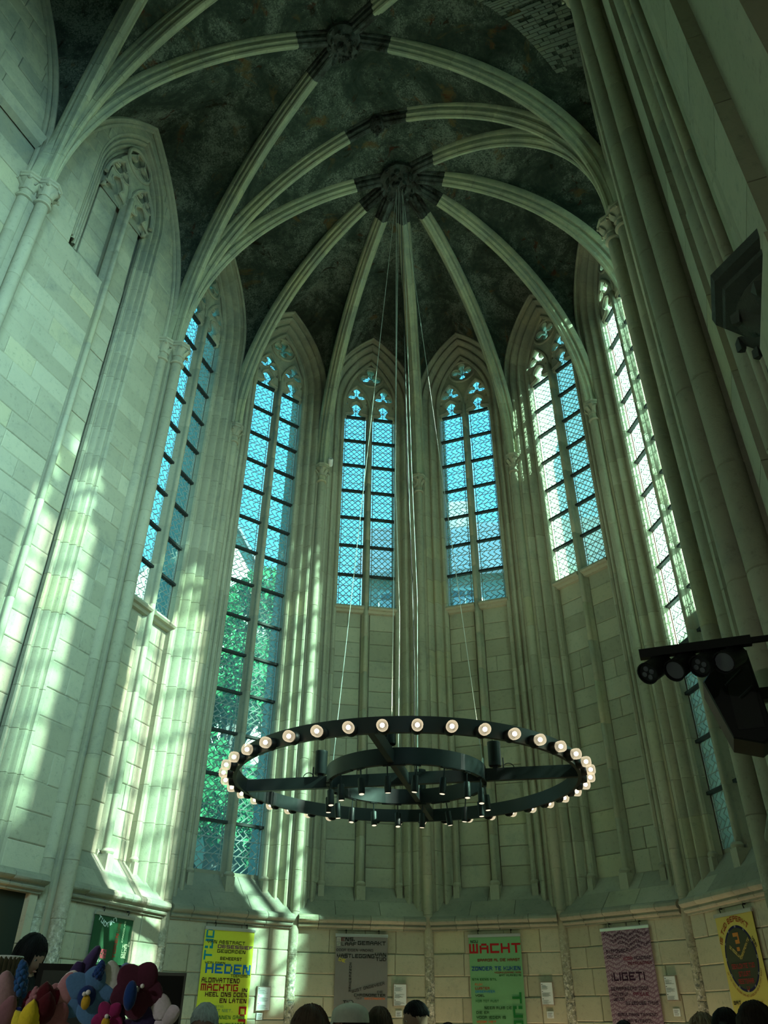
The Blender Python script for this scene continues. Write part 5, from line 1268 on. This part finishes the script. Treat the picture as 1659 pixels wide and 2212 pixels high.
# ------------------------------------------------------------------ added lamp behind the camera, put in to light the felt flowers
pd = thing('pendant_lamp', 'pendant lamp with a white drum shade over the nave, behind the camera', 'lamp', (1.3, -10.9, 2.95))
MB().lathe([(.22, 0), (.24, 0), (.24, .26), (.22, .26), (.22, 0)], 28).build('shade', M['white'], pd); MB().tube([(0, 0, .1), (0, 0, 13.9)], .008, 6).build('flex', M['black2'], pd); MB().ball((0, 0, .06), .06, 14, 10).build('bulb', plain('pendant_glow', (1, .95, .85), .5, emit=(1, .95, .85), es=6.), pd)
_l = bpy.data.lights.new('pendant_light', 'POINT'); _l.energy = 90; _l.color = (1., .97, .9); _l.shadow_soft_size = .12; _o = bpy.data.objects.new('pendant_light', _l); COL.objects.link(_o); _o.location = (1.3, -10.9, 2.88)

# ------------------------------------------------------------------ outside the windows: ground, trees, houses
gd = struct('exterior_ground'); MB().box((-80, -60, -.6), (80, 90, -.35)).build('ground', plain('exterior_lawn', (.06, .10, .05), .9, vary=.3), gd, smooth=0)
LM = {}
def leaf_m(n, c):
    m, t, o = nodes(n); d = N(t, 'BsdfDiffuse'); tl = N(t, 'BsdfTranslucent'); oi = N(t, 'NewGeometry'); f = noise(t, oi.outputs['Position'], 1.7, 3)
    cc_ = mix(t, f, tuple(x * .55 for x in c), tuple(x * 1.4 for x in c)); t.links.new(cc_, d.inputs[0]); t.links.new(cc_, tl.inputs[0]); mx = N(t, 'MixShader'); mx.inputs[0].default_value = .4
    t.links.new(d.outputs[0], mx.inputs[1]); t.links.new(tl.outputs[0], mx.inputs[2]); t.links.new(mx.outputs[0], o.inputs[0]); return m
bark = plain('bark', (.06, .05, .04), .9, vary=.4)
def tree(loc, hgt, rad, n, size, col, label, seed, zlo=.35):
    q = random.Random(seed); o = thing('tree', label, 'tree', loc, 0, 'trees outside the windows'); tk_ = MB()
    tk_.tube([(0, 0, -.35), (.1, 0, hgt * .4), (-.1, .1, hgt * .75), (0, 0, hgt * .95)], [rad * .10, rad * .075, rad * .04, .02], 9)
    cl_ = []
    for i in range(26):
        a = q.uniform(0, 2 * pi); z = hgt * q.uniform(zlo, .93); f = sin(pi * min(1, max(0, (z / hgt - zlo * .8) / (1.02 - zlo * .8)))) ** .6; r_ = rad * f * q.uniform(.3, .74); c = Vector((r_ * cos(a), r_ * sin(a), z)); cl_.append((c, rad * q.uniform(.2, .3)))
        tk_.tube([(0, 0, z * .72), c * .5 + Vector((0, 0, z * .4)), c], [rad * .025, rad * .015, .01], 5)
    tk_.build('trunk', bark, o); mb = MB()
    for i in range(n):
        c, r_ = cl_[i % len(cl_)]; d = Vector((q.gauss(0, 1), q.gauss(0, 1), q.gauss(0, .8))); d = d.normalized() * r_ * q.random() ** .4; p = c + d
        u = Vector((q.gauss(0, 1), q.gauss(0, 1), q.gauss(0, 1))).normalized(); v_ = u.orthogonal().normalized(); s = size * q.uniform(.6, 1.3)
        mb.add([p - u * s, p + v_ * s * .5, p + u * s, p - v_ * s * .5], [(0, 1, 2, 3)])
    f_ = mb.build('foliage', col, o, smooth=0); f_['kind'] = 'stuff'
    return o
LG, LD = leaf_m('light_leaves', (.045, .16, .065)), leaf_m('dark_leaves', (.014, .055, .035))
tree((-11.4, 13.6, -.3), 17.2, 4.9, 42000, .12, LG, 'bright green tree behind the tall left window', 21)
tree((-22.0, 13.5, -.3), 14.0, 5.2, 8000, .28, LD, 'dark green tree seen low in the leftmost window', 22)
tree((-4.6, 9.8, -.3), 9.4, 2.6, 16000, .10, LG, 'lower bright tree at the right of the tall left window', 23)
tree((-14.6, 5.2, -.3), 9.0, 3.0, 6000, .24, LD, 'dark shrubby tree close behind the tall left window', 24)
# sunny-side trees that dapple the light
tree((12.8, -3.4, -.3), 21.0, 4.6, 1000, .32, LG, 'leafy tree on the sunny side, south of the choir', 25, .3)
tree((16.5, 6.2, -.3), 19.0, 3.4, 900, .28, LG, 'leafy tree on the sunny side, south-east of the apse', 26, .3)
def house(loc, rz_, wd, dp, hh, rh, wall, roof, label, cols=5, rows=4, gable=False):
    o = thing('house', label, 'house', loc, R(rz_), 'houses beyond the apse')
    mb = MB(); mb.box((-wd / 2, 0, -.3), (wd / 2, dp, hh)); mb.add([(-wd / 2, 0, hh), (-wd / 2, dp, hh), (-wd / 2, dp / 2, hh + rh), (wd / 2, 0, hh), (wd / 2, dp, hh), (wd / 2, dp / 2, hh + rh)], [(0, 2, 1), (3, 4, 5)]); mb.build('walls', wall, o, smooth=0)
    mb = MB(); e = .4
    for s in (0, 1):
        y0 = -e if s == 0 else dp + e; mb.rings([[(x, y0, hh - e * rh / (dp / 2)), (x, dp / 2, hh + rh), (x, dp / 2, hh + rh + .25), (x, y0, hh - e * rh / (dp / 2) + .25)] for x in (-wd / 2 - .3, wd / 2 + .3)], True, True, True)
    mb.build('roof', roof, o, smooth=0)
    wf = plain('house_window_frame', (.6, .62, .6), .5); wg = plain('house_window_pane', (.05, .08, .11), .2)
    for i in range(cols):
        for j in range(rows):
            x = -wd / 2 + (i + .5) * wd / cols; z = 1.6 + (hh - 1.5) / rows * (j + .35)
            f = MB().box((x - .65, -.06, z - .95), (x + .65, .02, z + .95)).build('window', wf, o, smooth=0); MB().box((x - .55, -.08, z - .85), (x - .04, -.05, z + .85)).box((x + .04, -.08, z - .85), (x + .55, -.05, z + .85)).build('pane', wg, f, smooth=0)
    MB().box((-wd / 4 - .5, dp / 2 - .4, hh + rh * .6), (-wd / 4 + .5, dp / 2 + .4, hh + rh + 1.2)).build('chimney', wall, o, smooth=0)
    return o
hw1, hw2 = plain('pale_render', (.34, .35, .34), .85, vary=.1), plain('cream_stone', (.5, .46, .34), .85, vary=.1); slate, tile = plain('slate_roof', (.03, .05, .075), .7, vary=.2), plain('grey_tile_roof', (.12, .13, .15), .7, vary=.2)
house((.8, 15.6, -.3), 15, 15, 9, 15.6, 4.6, hw1, slate, 'long pale house with slate roof seen through the centre windows', 6, 5)
house((-24.5, 21.0, -.3), -50, 10, 9, 18.6, 7.2, hw2, tile, 'cream gabled house behind the bright tree', 4, 5)
house((18.0, 24.0, -.3), -20, 12, 10, 13.5, 4.8, hw1, tile, 'pale house farther right behind the apse', 5, 4)

house((12.0, 4.6, -.3), 90, 6.5, 6, 8.2, 0.9, hw1, slate, 'low annex east of the sunny side windows', 3, 2)  # unseen building, added to cast shade on the lower panes
